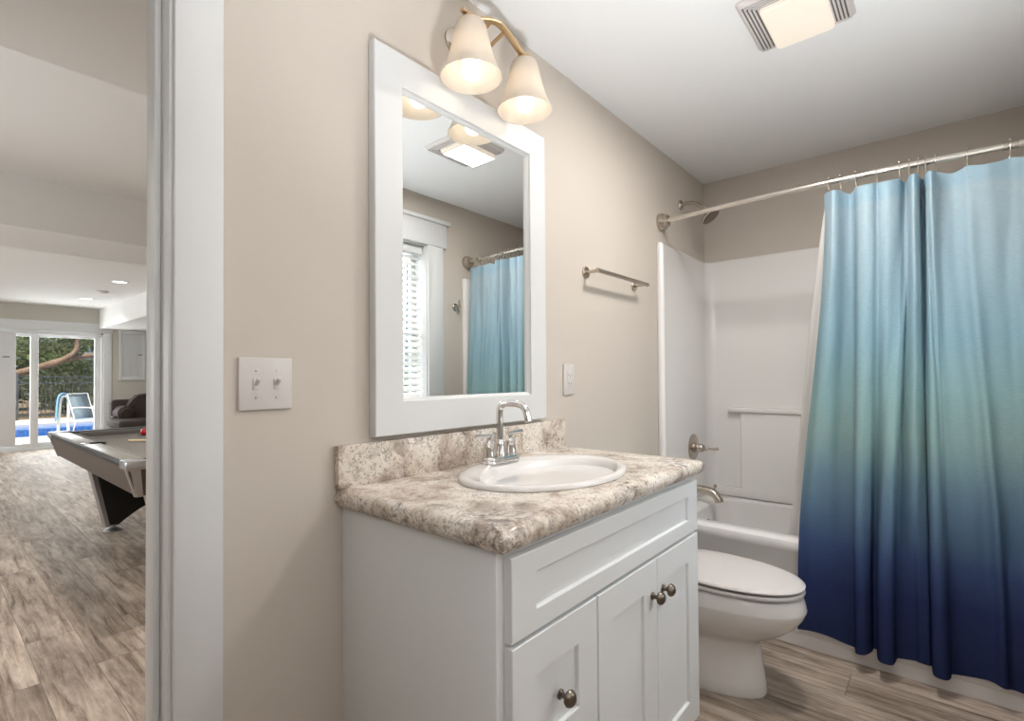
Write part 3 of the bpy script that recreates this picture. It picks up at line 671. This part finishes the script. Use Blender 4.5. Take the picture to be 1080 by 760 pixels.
def resample(pts, n):
    P = smooth_path([(x, y, 0) for x, y in pts], 6); L = [0]
    for a, b in zip(P, P[1:]): L.append(L[-1]+(b-a).length)
    out = []; j = 0
    for k in range(n):
        s = L[-1]*k/(n-1)
        while j < len(P)-2 and L[j+1] < s: j += 1
        t = (s-L[j])/max(L[j+1]-L[j], 1e-9); out.append(P[j].lerp(P[j+1], min(1, t)))
    return out
NC, NR = 240, 60
TA, HA = resample(top, NC), resample(hem, NC)
def soft(A, k):
    out = []
    for i in range(len(A)):
        a = A[max(0, i-k):i+k+1]; out.append(sum(a, Vector((0, 0, 0)))/len(a))
    return out
TS = soft(TA, 2)
rows = []
for r in range(NR+1):
    v = r/NR; row = []
    for k in range(NC):
        b = min(1, max(0, (v-.02)/.85)); b = b*b*(3-2*b)
        e = v
        tp = TA[k].lerp(TS[k], min(1, v*4))
        p = tp.lerp(HA[k], e if abs(k) < 0 else (.75*b+.25*e))
        _x, zr = rod_x(TA[k].y)
        sag = 0
        for a, c in zip(HOOK, HOOK[1:]):
            if c <= TA[k].y <= a:
                f = (a-TA[k].y)/(a-c); sag = .011*4*f*(1-f)*(1+.8*min(1, abs(a-c)/.1))*.6
        z1_ = zr-.043-sag; z0_ = .085+.008*math.sin(k*.11)
        wr = .0022*math.sin(k*.33+9*v)*math.sin(23*v+k*.07) + math.sin(PI*min(1, v*1.1+.02))**.7*(0.014*math.sin(k*.19+1.2*v+2.2*math.sin(k*.043+1))+.004*math.sin(k*.41+2.0-1.5*v+1.7*math.sin(k*.031)))*(1 if k < NC-3 else 0)
        row.append((min(p.x+wr, TX-.022 if z1_+(z0_-z1_)*v < .5 else 9), p.y, z1_+(z0_-z1_)*v))
    rows.append(row)
bm = new(); g = loft(bm, rows, False, False, closed=False)
cu = thing('shower_curtain', 'long ombre shower curtain fading from pale blue to navy', 'shower curtain', (2.58, -1.1, 0))
co = obj('curtain_cloth', bm, M['curtain'], cu, sharp=180)
sm = co.modifiers.new('thickness', 'SOLIDIFY'); sm.thickness = .0008; sm.offset = 0; sm.use_rim = False
# stitched bands: top heading and hem, doubled cloth
def band(r0, r1, name, off):
    b2 = new()
    rr_ = []
    for r in range(r0, r1+1):
        R_ = rows[r]; q = []
        for k, (x, y, z) in enumerate(R_):
            a, c = R_[max(0, k-1)], R_[min(NC-1, k+1)]
            n_ = Vector((c[1]-a[1], -(c[0]-a[0]), 0)).normalized()
            q.append((x+n_.x*off, y+n_.y*off, z))
        rr_.append(q)
    loft(b2, rr_, False, False, closed=False)
    o = obj(name, b2, M['curtain'], cu, sharp=180); s_ = o.modifiers.new('thickness', 'SOLIDIFY'); s_.thickness = .0004; s_.offset = 0; s_.use_rim = False
band(0, 2, 'heading_band', .0011); band(NR-1, NR, 'hem_band', .0013)
# liner inside the tub
li = []
LN = 90
for r in range(31):
    v = r/30; row = []
    for k in range(LN):
        y = -.768-.55*k/(LN-1) + (.20*v**.85)*(1-k/(LN-1)); x = rod_x(max(-1.48, y))[0]+.062+.140*min(1, v*1.25)+.009*math.sin(k*.55)*(.5+v)+.006*math.sin(k*1.3+2)
        row.append((x, y, 1.965+(.36-1.965)*v))
    li.append(row)
bm = new(); loft(bm, li, False, False, closed=False)
lo = tag(obj('shower_liner', bm, M['liner'], origin=(2.62, -1.1, .3), sharp=180), 'plain white cloth liner hanging inside the tub behind the curtain', 'curtain liner')
lo.modifiers.new('thickness', 'SOLIDIFY').thickness = .0008
# hooks
def hook_bm(x, y, z):
    b = new()
    pts = []
    for k in range(15):
        a = -.5*PI+1.75*PI*k/14
        pts.append((x+.0185*math.sin(a+PI/2)*.95, y, z+.002+.0185*math.sin(a)))
    pts = [(x-.002, y, z-.058), (x+.006, y, z-.056), (x+.012, y, z-.04)] + [(x+.0185*math.cos(a), y, z+.0185*math.sin(a)) for a in [(-.35+k*.12)*PI for k in range(10)]] + [(x-.018, y, z-.012), (x-.010, y, z-.036)]
    tube(b, smooth_path(pts, 3), .0017, 8)
    bmesh.ops.create_uvsphere(b, u_segments=10, v_segments=8, radius=.0045, matrix=Matrix.Translation((x, y, z+.021)))
    return b
for y in HOOK:
    x, z = rod_x(y)
    tag(obj('curtain_hook', hook_bm(x, y, z), M['nickel'], origin=(x, y, z)), 'small wire hook with a ball end holding the ombre curtain on the rod', 'curtain hook', 'shower curtain hooks')

# ------------------------------------------------------------------ toilet
TXc = 2.135
to = thing('toilet', 'white elongated toilet with closed lid between vanity and tub', 'toilet', (TXc, -.4, 0))
def egg(yf, yb, hw, z, n=56, ex=2.2, xo=0):
    """egg outline: nose at yf (towards the room), back at yb"""
    yc = yb+(yf-yb)*.42; p = []
    for i in range(n):
        a = 2*PI*i/n; c_, s_ = math.cos(a), math.sin(a)
        x = hw*math.copysign(abs(c_)**(2/ex), c_)
        if s_ < 0: y = yc+(yc-yf)*-abs(s_)**(2/2.0) if False else yc-(yc-yf)*abs(s_)**(2/2.05)
        else: y = yc+(yb-yc)*abs(s_)**(2/3.2)
        p.append((TXc+xo+x, y, z))
    return p
bm = new()
loft(bm, [egg(-.625, -.16, .126, 0), egg(-.629, -.16, .130, .010), egg(-.622, -.16, .125, .05), egg(-.612, -.16, .119, .12), egg(-.605, -.16, .115, .192), egg(-.612, -.155, .119, .203), egg(-.645, -.15, .136, .222), egg(-.690, -.14, .158, .250), egg(-.730, -.13, .176, .286), egg(-.754, -.12, .187, .322), egg(-.762, -.12, .1915, .343), egg(-.763, -.12, .192, .350), egg(-.757, -.12, .188, .375), egg(-.752, -.12, .184, .393), egg(-.742, -.13, .176, .400),
          egg(-.70, -.25, .13, .400), egg(-.66, -.28, .11, .36), egg(-.58, -.32, .07, .25)], True, True)
obj('bowl', bm, M['porcelain'], to)
bm = new(); loft(bm, [egg(-.752, -.24, .182, .4055), egg(-.757, -.24, .187, .409), egg(-.757, -.24, .187, .416), egg(-.752, -.24, .183, .4195), egg(-.69, -.30, .12, .4195), egg(-.69, -.30, .12, .4055)], False, False)
rs_ = None; obj('seat', bm, M['plastic_w'], to)
bm = new(); loft(bm, [egg(-.746, -.235, .178, .4255), egg(-.757, -.235, .187, .429), egg(-.758, -.235, .188, .434), egg(-.752, -.238, .184, .440), egg(-.738, -.245, .174, .4435), egg(-.60, -.33, .09, .4465), egg(-.50, -.40, .02, .447)])
obj('lid', bm, M['plastic_w'], to)
for x in (-.075, .075): obj('hinge', tube(new(), [(TXc+x-.022, -.222, .428), (TXc+x+.022, -.222, .428)], .013, 14), M['plastic_w'], to)
for x in (-.07, .07): obj('seat_bumper', box(new(), TXc+x-.011, TXc+x+.011, -.70+abs(x)*1.2, -.68+abs(x)*1.2, .3995, .4065, .002), M['slot'], to)
bm = new()
def rz(x0, x1, y0, y1, r, z): return rr(x0, x1, y0, y1, r, z, 6)
loft(bm, [rz(TXc-.19, TXc+.19, -.19, -.015, .03, .395), rz(TXc-.205, TXc+.205, -.20, -.012, .03, .45), rz(TXc-.215, TXc+.215, -.205, -.012, .03, .72), rz(TXc-.212, TXc+.212, -.203, -.013, .03, .725)])
obj('tank', bm, M['porcelain'], to)
bm = new(); loft(bm, [rz(TXc-.222, TXc+.222, -.215, -.010, .03, .726), rz(TXc-.226, TXc+.226, -.218, -.010, .03, .732), rz(TXc-.226, TXc+.226, -.218, -.010, .03, .750), rz(TXc-.215, TXc+.215, -.208, -.014, .03, .760)])
obj('tank_lid', bm, M['porcelain'], to)
obj('flush_lever', tube(new(), [(TXc-.15, -.204, .68), (TXc-.15, -.222, .68), (TXc-.08, -.228, .672)], .006, 10), M['chrome'], to)

# ------------------------------------------------------------------ ceiling fan light
fl = thing('exhaust_fan_light', 'white ceiling exhaust fan with a lit square lens', 'ceiling light', (1.93, -.79, CEIL))
fx0, fx1, fy0, fy1 = 1.775, 2.095, -.945, -.645
bm = new(); loft(bm, [rr(fx0, fx1, fy0, fy1, .012, CEIL, 4), rr(fx0, fx1, fy0, fy1, .012, CEIL-.006, 4), rr(fx0+.012, fx1-.004, fy0+.012, fy1-.012, .012, CEIL-.016, 4)])
obj('fan_housing', bm, M['plastic_w'], fl)
bm = new()
for k in range(4):
    d = .014+.011*k
    box(bm, fx0+d, fx1-.012, fy1-d-.003, fy1-d+.003, CEIL-.020, CEIL-.012, .001)
    box(bm, fx0+d, fx1-.012, fy0+d-.003, fy0+d+.003, CEIL-.020, CEIL-.012, .001)
    box(bm, fx0+d-.003, fx0+d+.003, fy0+d, fy1-d, CEIL-.020, CEIL-.012, .001)
obj('grille', bm, M['plastic_w'], fl)
bm = new()
for k in range(4):
    d = .0195+.011*k
    box(bm, fx0+d, fx1-.02, fy1-d-.0024, fy1-d+.0024, CEIL-.0172, CEIL-.012)
    box(bm, fx0+d, fx1-.02, fy0+d-.0024, fy0+d+.0024, CEIL-.0172, CEIL-.012)
    box(bm, fx0+d-.0024, fx0+d+.0024, fy0+d, fy1-d, CEIL-.0172, CEIL-.012)
obj('grille_slot', bm, M['slot'], fl)
bm = new(); loft(bm, [rr(fx0+.06, fx1-.006, fy0+.06, fy1-.06, .014, CEIL-.012, 5), rr(fx0+.06, fx1-.006, fy0+.06, fy1-.06, .014, CEIL-.026, 5), rr(fx0+.064, fx1-.010, fy0+.064, fy1-.064, .014, CEIL-.031, 5), rr(fx0+.085, fx1-.03, fy0+.085, fy1-.085, .014, CEIL-.034, 5)])
obj('light_lens', bm, M['diffuser'], fl)['label'] = 'lit warm white lens'

lamp('fan_lamp', 'AREA', (1.967, -.795, CEIL-.0355), 17, (1, .965, .925), (0, 0, -1), shape='RECTANGLE', size=.225, size_y=.155)

# robe hook on the window wall (seen in the mirror)
rh = thing('robe_hook', 'nickel peg hook beside the window, seen in the mirror', 'robe hook', (2.54, YO, 1.71))
obj('wall_flange', lathe(new(), [(.026, 0), (.026, .006), (.022, .010), (.01, .011)], (2.535, YO, 1.71), (0, 1, 0), 30), M['nickel'], rh)
bm = new(); tube(bm, [(2.535, YO+.008, 1.71), (2.535, YO+.05, 1.71)], .008, 14); tube(bm, [(2.535, YO+.045, 1.700), (2.535, YO+.045, 1.755)], .0075, 14); obj('peg', bm, M['nickel'], rh)

# ------------------------------------------------------------------ pool table
PX0, PX1, PY0, PY1, PT = .705, 2.02, 1.955, 4.255, .79
pt = thing('pool_table', 'grey cloth pool table with taupe sides and silver corners', 'pool table', ((PX0+PX1)/2, (PY0+PY1)/2, 0))
RW = .135
obj('playing_bed', box(new(), PX0+RW, PX1-RW, PY0+RW, PY1-RW, .70, .748), M['felt'], pt)
# rails
def bevrail(x0, x1, y0, y1, name, m): obj(name, box(new(), x0, x1, y0, y1, PT-.05, PT, .008, 3), m, pt)
ym = (PY0+PY1)/2
for x0, x1 in ((PX0+.012, PX0+RW-.025), (PX1-RW+.025, PX1-.012)):
    bevrail(x0, x1, PY0+.13, ym-.055, 'side_rail', M['rail']); bevrail(x0, x1, ym+.055, PY1-.13, 'side_rail', M['rail'])
    bevrail(x0, x0+.052 if x0 < 1 else x1, ym-.055, ym+.055, 'side_rail', M['rail']) if x0 < 1 else bevrail(x1-.052, x1, ym-.055, ym+.055, 'side_rail', M['rail'])
for y0, y1 in ((PY0+.012, PY0+RW-.025), (PY1-RW+.025, PY1-.012)): bevrail(PX0+.13, PX1-.13, y0, y1, 'end_rail', M['blackrail'] if y0 > 3 else M['rail'])
bm = new()
box(bm, PX0+RW-.026, PX0+RW+.022, PY0+.17, ym-.07, PT-.045, PT-.006, .008); box(bm, PX0+RW-.026, PX0+RW+.022, ym+.07, PY1-.17, PT-.045, PT-.006, .008)
box(bm, PX1-RW-.022, PX1-RW+.026, PY0+.17, ym-.07, PT-.045, PT-.006, .008); box(bm, PX1-RW-.022, PX1-RW+.026, ym+.07, PY1-.17, PT-.045, PT-.006, .008)
box(bm, PX0+.17, PX1-.17, PY0+RW-.026, PY0+RW+.022, PT-.045, PT-.006, .008); box(bm, PX0+.17, PX1-.17, PY1-RW-.022, PY1-RW+.026, PT-.045, PT-.006, .008)
obj('cushion', bm, M['felt'], pt)
obj('edge_band', prism(new(), [(PX0, PY0+.1), (PX0+.013, PY0+.1), (PX0+.013, PY1-.1), (PX0, PY1-.1)], 'z', PT-.034, PT-.004, .004), M['blackrail'], pt)
obj('edge_band', prism(new(), [(PX1-.013, PY0+.1), (PX1, PY0+.1), (PX1, PY1-.1), (PX1-.013, PY1-.1)], 'z', PT-.034, PT-.004, .004), M['blackrail'], pt)
# apron sloping inwards towards its lower edge
bm = new()
def RR(i, z, m=.0): return [(PX0+i+m, PY0+i+m, z), (PX1-i-m, PY0+i+m, z), (PX1-i-m, PY1-i-m, z), (PX0+i+m, PY1-i-m, z)]
loft(bm, [RR(.008, PT-.034), RR(.012, PT-.06), RR(.055, .605), RR(.075, .605), RR(.075, PT-.06), RR(.03, PT-.034)], False, False)
obj('apron', bm, M['apron'], pt, sharp=20)
obj('cabinet_floor', box(new(), PX0+.07, PX1-.07, PY0+.07, PY1-.07, .60, .62), M['black'], pt)
for sx_, cx_ in ((1, PX0), (-1, PX1)):
    for sy_, cy_ in ((1, PY0), (-1, PY1)):
        bm = new()
        q = [(cx_-.004*sx_, cy_-.004*sy_), (cx_+.135*sx_, cy_-.004*sy_), (cx_+.135*sx_, cy_+.045*sy_), (cx_+.095*sx_, cy_+.050*sy_), (cx_+.050*sx_, cy_+.095*sy_), (cx_+.045*sx_, cy_+.135*sy_), (cx_-.004*sx_, cy_+.135*sy_)]
        prism(bm, q, 'z', PT-.042, PT+.004, .008); obj('corner_cap', bm, M['silver'], pt)
        bm = new()
        top_ = [(cx_+a*sx_, cy_+b*sy_, PT-.04) for a, b in ((.002, .06), (.002, .02), (.02, .002), (.06, .002), (.06, .03), (.03, .06))]
        bot_ = [(cx_+(.048+a*.6)*sx_, cy_+(.048+b*.6)*sy_, .60) for a, b in ((.002, .06), (.002, .02), (.02, .002), (.06, .002), (.06, .03), (.03, .06))]
        loft(bm, [top_, bot_]); obj('corner_post', bm, M['silver'], pt)
        obj('pocket', lathe(new(), [(.056, .0), (.050, -.003), (.046, -.05), (.001, -.055)], (cx_+.088*sx_, cy_+.088*sy_, PT-.002), n=24, caps=(False, True)), M['black'], pt)
for x in (PX0+.095, PX1-.095):
    obj('pocket', lathe(new(), [(.058, .0), (.050, -.003), (.046, -.05), (.001, -.055)], (x, ym, PT+.001), n=24, caps=(False, True)), M['black'], pt)
# pedestals with silver edges and round feet
for yp in (PY0+.42, PY1-.36):
    x0, x1 = PX0+.185, PX1-.185; xm = (x0+x1)/2
    arch = [(x0, .61), (x0+.125, .06), (x0+.19, .05)] + [(x0+.19+(xm-x0-.19)*k/6, .05+.14*math.sin(PI/2*k/6)) for k in range(1, 7)]
    arch += [(2*xm-x, z) for x, z in arch[:-1][::-1]]
    obj('pedestal', prism(new(), arch, 'y', yp-.06, yp+.06, .004), M['black'], pt)
    for s in (-1, 1):
        ex = x0 if s < 0 else x1
        e = lambda d, z: ex-s*d
        bm = new(); loft(bm, [[(ex+s*.012, yp-.066, .61), (ex-s*.022, yp-.066, .61), (ex-s*.022, yp+.066, .61), (ex+s*.012, yp+.066, .61)], [(ex-s*.108, yp-.066, .045), (ex-s*.134, yp-.066, .045), (ex-s*.134, yp+.066, .045), (ex-s*.108, yp+.066, .045)]])
        obj('pedestal_edge', bm, M['silver'], pt)
        obj('levelling_foot', lathe(new(), [(.066, 0), (.066, .006), (.054, .016), (.026, .026), (.022, .055)], (ex-s*.165, yp, 0), n=28), M['silver'], pt)
cq = thing('cue_stick', 'pale maple cue stick lying across the pool table', 'cue', (1.5, 3.4, .80))
def ptl(a, b, t): return tuple(Vector(a).lerp(Vector(b), t))
qa, qb = (1.05, 3.43, .7560), (1.80, 2.35, .7620)
obj('shaft', tube(new(), [ptl(qa, qb, 0), ptl(qa, qb, .7)], [.0065, .010], 12), M['wood'], cq)
obj('butt', tube(new(), [ptl(qa, qb, .7), ptl(qa, qb, 1)], [.010, .0125], 12), M['black'], cq)
def ball(x, y, m, label):
    b = new(); bmesh.ops.create_uvsphere(b, u_segments=24, v_segments=16, radius=.0286, matrix=Matrix.Translation((x, y, .7485+.0286)))
    tag(obj('pool_ball', b, m, origin=(x, y, .748)), label, 'pool ball', 'balls on the pool table')
ball(1.242, 3.80, M['redball'], 'red ball on the grey pool table cloth')
ball(1.262, 3.86, M['navyball'], 'dark navy ball touching the red ball on the table')

# ------------------------------------------------------------------ sofa by the far wall
so = thing('sofa', 'dark taupe upholstered sofa with rolled arm beyond the pool table', 'sofa', (3.0, 9.7, 0))
def cushion(bm, x0, x1, y0, y1, z0, z1, b): return box(bm, x0, x1, y0, y1, z0, z1, b, 5)
obj('base', cushion(new(), 2.25, 3.62, 9.05, 9.98, .06, .40, .03), M['sofa'], so)
bm = new(); cushion(bm, 2.20, 2.90, 8.98, 9.85, .38, .52, .05); obj('seat_cushion', bm, M['sofa'], so)
bm = new(); cushion(bm, 2.92, 3.60, 8.98, 9.85, .38, .52, .05); obj('seat_cushion', bm, M['sofa'], so)
bm = new(); cushion(bm, 2.28, 2.56, 9.80, 10.15, .30, .56, .05); tube(bm, [(2.44, 9.60, .60), (2.44, 9.65, .61), (2.44, 10.1, .61), (2.44, 10.15, .60)], [.08, .125, .125, .08], 20); obj('arm', bm, M['sofa'], so)
bm = new()
loft(bm, [[(x, y, z) for x, y in ((a, 9.72), (b, 9.72), (b, 10.02), (a, 10.02))] for a, b, z in ((2.47, 3.06, .46), (2.42, 3.12, .50), (2.47, 3.08, .70), (2.60, 3.0, .90), (2.68, 2.92, .94))])
t = bmesh.ops.bevel(bm, geom=bm.edges[:], offset=.04, segments=4, affect='EDGES'); obj('back_cushion', bm, M['sofa'], so)
bm = new(); cushion(bm, 3.06, 3.64, 9.72, 10.02, .46, .92, .07); obj('back_cushion', bm, M['sofa'], so)
obj('back', cushion(new(), 2.30, 3.66, 9.98, 10.25, .08, .84, .06), M['sofa'], so)
for x in (2.34, 3.54):
    for y in (9.12, 10.12): obj('foot', lathe(new(), [(.02, 0), (.03, .07)], (x, y, 0), n=14), M['black'], so)

# ------------------------------------------------------------------ outside
GZ = -.06
def ring_ground():
    b = new()
    for a in ((-14, 18, YF+.14, 14.2), (-14, -6, 14.2, 18.4), (9, 18, 14.2, 18.4), (-14, 18, 18.4, 21.0)): box(b, a[0], a[1], a[2], a[3], GZ-.1, GZ)
    return b
struct('ground', ring_ground(), M['concrete'])
struct('ground_soil', box(new(), -30, 40, 21.0, 50, GZ-.12, GZ-.02), M['soil'])
struct('water', box(new(), -6, 9, 14.2, 18.4, GZ-.25, GZ-.07), M['water'])
# metal fence
fe = thing('metal_fence', 'dark metal picket fence between the pool deck and the trees', 'fence', (3, 20.6, GZ))
bm = new(); z0, z1 = GZ, 1.32
for z in (.08, 1.10, 1.30): box(bm, -8, 14, 20.585, 20.615, z-.018, z+.018)
obj('fence_rail', bm, M['fence'], fe)
bm = new(); x = -8
while x < 14: box(bm, x-.009, x+.009, 20.59, 20.61, GZ+.05, z1); x += .11
o = obj('picket', bm, M['fence'], fe); o['kind'] = 'stuff'
for x in range(-8, 15, 2):
    b = box(new(), x+.1-.035, x+.1+.035, 20.565, 20.635, GZ, z1+.08, .006); obj('fence_post', b, M['fence'], fe)
# lounge chair
ch = thing('patio_chair', 'white framed patio chair with slate blue sling by the pool', 'chair', (2.5, 12.9, GZ))
cx_, cy_ = 2.42, 12.9
bm = new()
for dy in (-.27, .27):
    tube(bm, smooth_path([(cx_-.16, cy_+dy, .90), (cx_-.02, cy_+dy, .42), (cx_+.02, cy_+dy, .33), (cx_+.50, cy_+dy, .38)], 5), .009, 10)
    tube(bm, [(cx_+.45, cy_+dy, .37), (cx_+.48, cy_+dy, GZ)], .009, 10); tube(bm, [(cx_+.02, cy_+dy, .33), (cx_-.08, cy_+dy, GZ)], .009, 10)
    tube(bm, smooth_path([(cx_-.09, cy_+dy, .60), (cx_+.1, cy_+dy, .61), (cx_+.42, cy_+dy, .58), (cx_+.47, cy_+dy, .37)], 4), .010, 10)
tube(bm, [(cx_-.16, cy_-.27, .90), (cx_-.16, cy_+.27, .90)], .009, 10)
obj('frame', bm, M['whitemetal'], ch)
bm = new(); ss = smooth_path([(cx_-.155, 0, .88), (cx_-.02, 0, .43), (cx_+.04, 0, .345), (cx_+.50, 0, .385)], 6)
loft(bm, [[(p.x-.012, cy_-.272, p.z+.012), (p.x-.012, cy_+.272, p.z+.012)] for p in ss], False, False, closed=False)
o = obj('sling', bm, M['sling'], ch, sharp=180); o.modifiers.new('thickness', 'SOLIDIFY').thickness = .03
ch.rotation_euler = (0, 0, math.radians(-48))
# pool handrail and towel
hr = thing('pool_handrail', 'white looped handrail at the pool edge beside the patio chair', 'handrail', (2.25, 13.9, GZ))
for dy in (0,):
    tube_pts = smooth_path([(2.29, 13.75+dy, GZ), (2.29, 13.75+dy, .55), (2.28, 13.75+dy, .76), (2.23, 13.75+dy, .84), (2.16, 13.75+dy, .78), (2.13, 13.75+dy, .45), (2.11, 13.75+dy, GZ)], 5)
    obj('rail_loop', tube(new(), tube_pts, .028, 12), M['whitemetal'], hr)
bm = new(); pp = [(2.175+.0*k, 13.75, .0) for k in range(1)]
prof_ = [(2.06, .28), (2.075, .55), (2.10, .80), (2.16, .895), (2.23, .905), (2.27, .885)]
loft(bm, [[(x, 13.66, z), (x, 13.84, z)] for x, z in [(p.x, p.z) for p in smooth_path([(a, 0, b) for a, b in prof_], 4)]], False, False, closed=False)
to_ = tag(obj('pool_towel', bm, M['towel'], origin=(2.13, 13.75, .5), sharp=180), 'pale blue towel draped over the white pool handrail', 'towel'); to_.modifiers.new('thickness', 'SOLIDIFY').thickness = .012

# trees: a sprawling limb, canopy and shrubs
def leaves(bm, centre, rad, n, size, seed):
    R_ = random.Random(seed)
    for _ in range(n):
        d = Vector((R_.gauss(0, 1), R_.gauss(0, 1), R_.gauss(0, 1))).normalized()*(R_.random()**.45)
        p = Vector(centre)+Vector((d.x*rad[0], d.y*rad[1], d.z*rad[2]))
        a = Vector((R_.gauss(0, 1), R_.gauss(0, 1), R_.gauss(0, .7))).normalized(); b = a.cross(Vector((R_.gauss(0, 1), R_.gauss(0, 1), R_.gauss(0, 1)))).normalized()
        s = size*R_.uniform(.6, 1.3); c2 = a.cross(b)
        v = [bm.verts.new(p+a*s), bm.verts.new(p+b*s*.45+c2*s*.12), bm.verts.new(p-a*s), bm.verts.new(p-b*s*.45+c2*s*.12)]
        f = bm.faces.new(v); f.material_index = 0 if R_.random() < .6 else 1
    return bm
LV = [M['leafa'], M['leafb']]
t1 = thing('leaning_tree', 'sprawling tree with a long tan limb behind the fence', 'tree', (.5, 22.2, GZ))
bm = new()
tube(bm, smooth_path([(.2, 22.3, GZ), (.6, 22.2, .6), (1.5, 22.0, 1.15), (2.6, 21.9, 1.55), (3.6, 21.9, 1.95), (4.7, 22.0, 2.15), (6.2, 22.2, 2.5)], 5), [.15-.0025*i for i in range(31)], 12); obj('trunk', bm, M['bark'], t1)
bm = new(); tube(bm, smooth_path([(2.9, 21.9, 1.65), (3.4, 21.8, 1.9), (3.75, 21.8, 2.3), (3.65, 21.9, 2.9), (3.4, 22, 3.6)], 5), [.10-.0025*i for i in range(21)], 10); obj('branch', bm, M['bark'], t1)
bm = new(); tube(bm, smooth_path([(4.3, 22, 2.1), (4.7, 22, 2.6), (5.2, 22, 3.6)], 5), [.12-.004*i for i in range(11)], 10); obj('branch', bm, M['bark'], t1)
bm = new(); leaves(bm, (3.6, 22.6, 3.4), (3.6, 1.0, 1.3), 9000, .10, 3); leaves(bm, (2.5, 22.4, 2.5), (1.5, .5, .5), 1200, .09, 4); leaves(bm, (4.6, 22.3, 2.7), (1.2, .5, .5), 1200, .09, 5)
obj('foliage', bm, LV, t1, recalc=False)
for i, (x, y, h, r, lab) in enumerate([(-1.3, 23.9, 2.2, 1.2, 'dense green shrub behind the fence, far left of the patio chair'), (1.3, 23.9, 2.0, 1.2, 'rounded green shrub under the low end of the tan limb'), (3.8, 23.9, 2.3, 1.2, 'tall green shrub behind the patio chair and fence'), (6.4, 23.9, 2.1, 1.2, 'broad green shrub behind the fence, right of the patio chair')]):
    s = thing('garden_shrub', lab, 'shrub', (x, y, GZ), 'shrubs behind the fence')
    bm = new()
    for k in range(5): a = k*1.26; tube(bm, [(x, y, GZ), (x+math.cos(a)*r*.3, y+math.sin(a)*.3, h*.4), (x+math.cos(a)*r*.55, y+math.sin(a)*.5, h*.75)], [.04, .03, .015], 8)
    obj('stem', bm, M['bark'], s)
    bm = new(); leaves(bm, (x, y, h*.5), (r, .8, h*.52), 5200, .085, 20+i); obj('foliage', bm, LV[::-1] if i % 2 else LV, s, recalc=False)
for i, (x, y, lab) in enumerate([(-4.0, 27.5, 'tall dark backdrop tree far behind the fence on the pool left'), (2.2, 28.0, 'tall dark backdrop tree far behind the tan limb'), (8.4, 27.5, 'tall dark backdrop tree far behind the fence on the pool right')]):
    s = thing('tall_tree', lab, 'tree', (x, y, GZ), 'tall trees behind the shrubs')
    bm = new(); tube(bm, [(x, y, GZ), (x+.1, y, 2.5), (x, y, 5.0)], [.22, .17, .08], 10); obj('trunk', bm, M['bark'], s)
    bm = new(); leaves(bm, (x, y, 3.0), (2.9, 1.2, 2.9), 7000, .16, 40+i); obj('foliage', bm, LV[::-1], s, recalc=False)
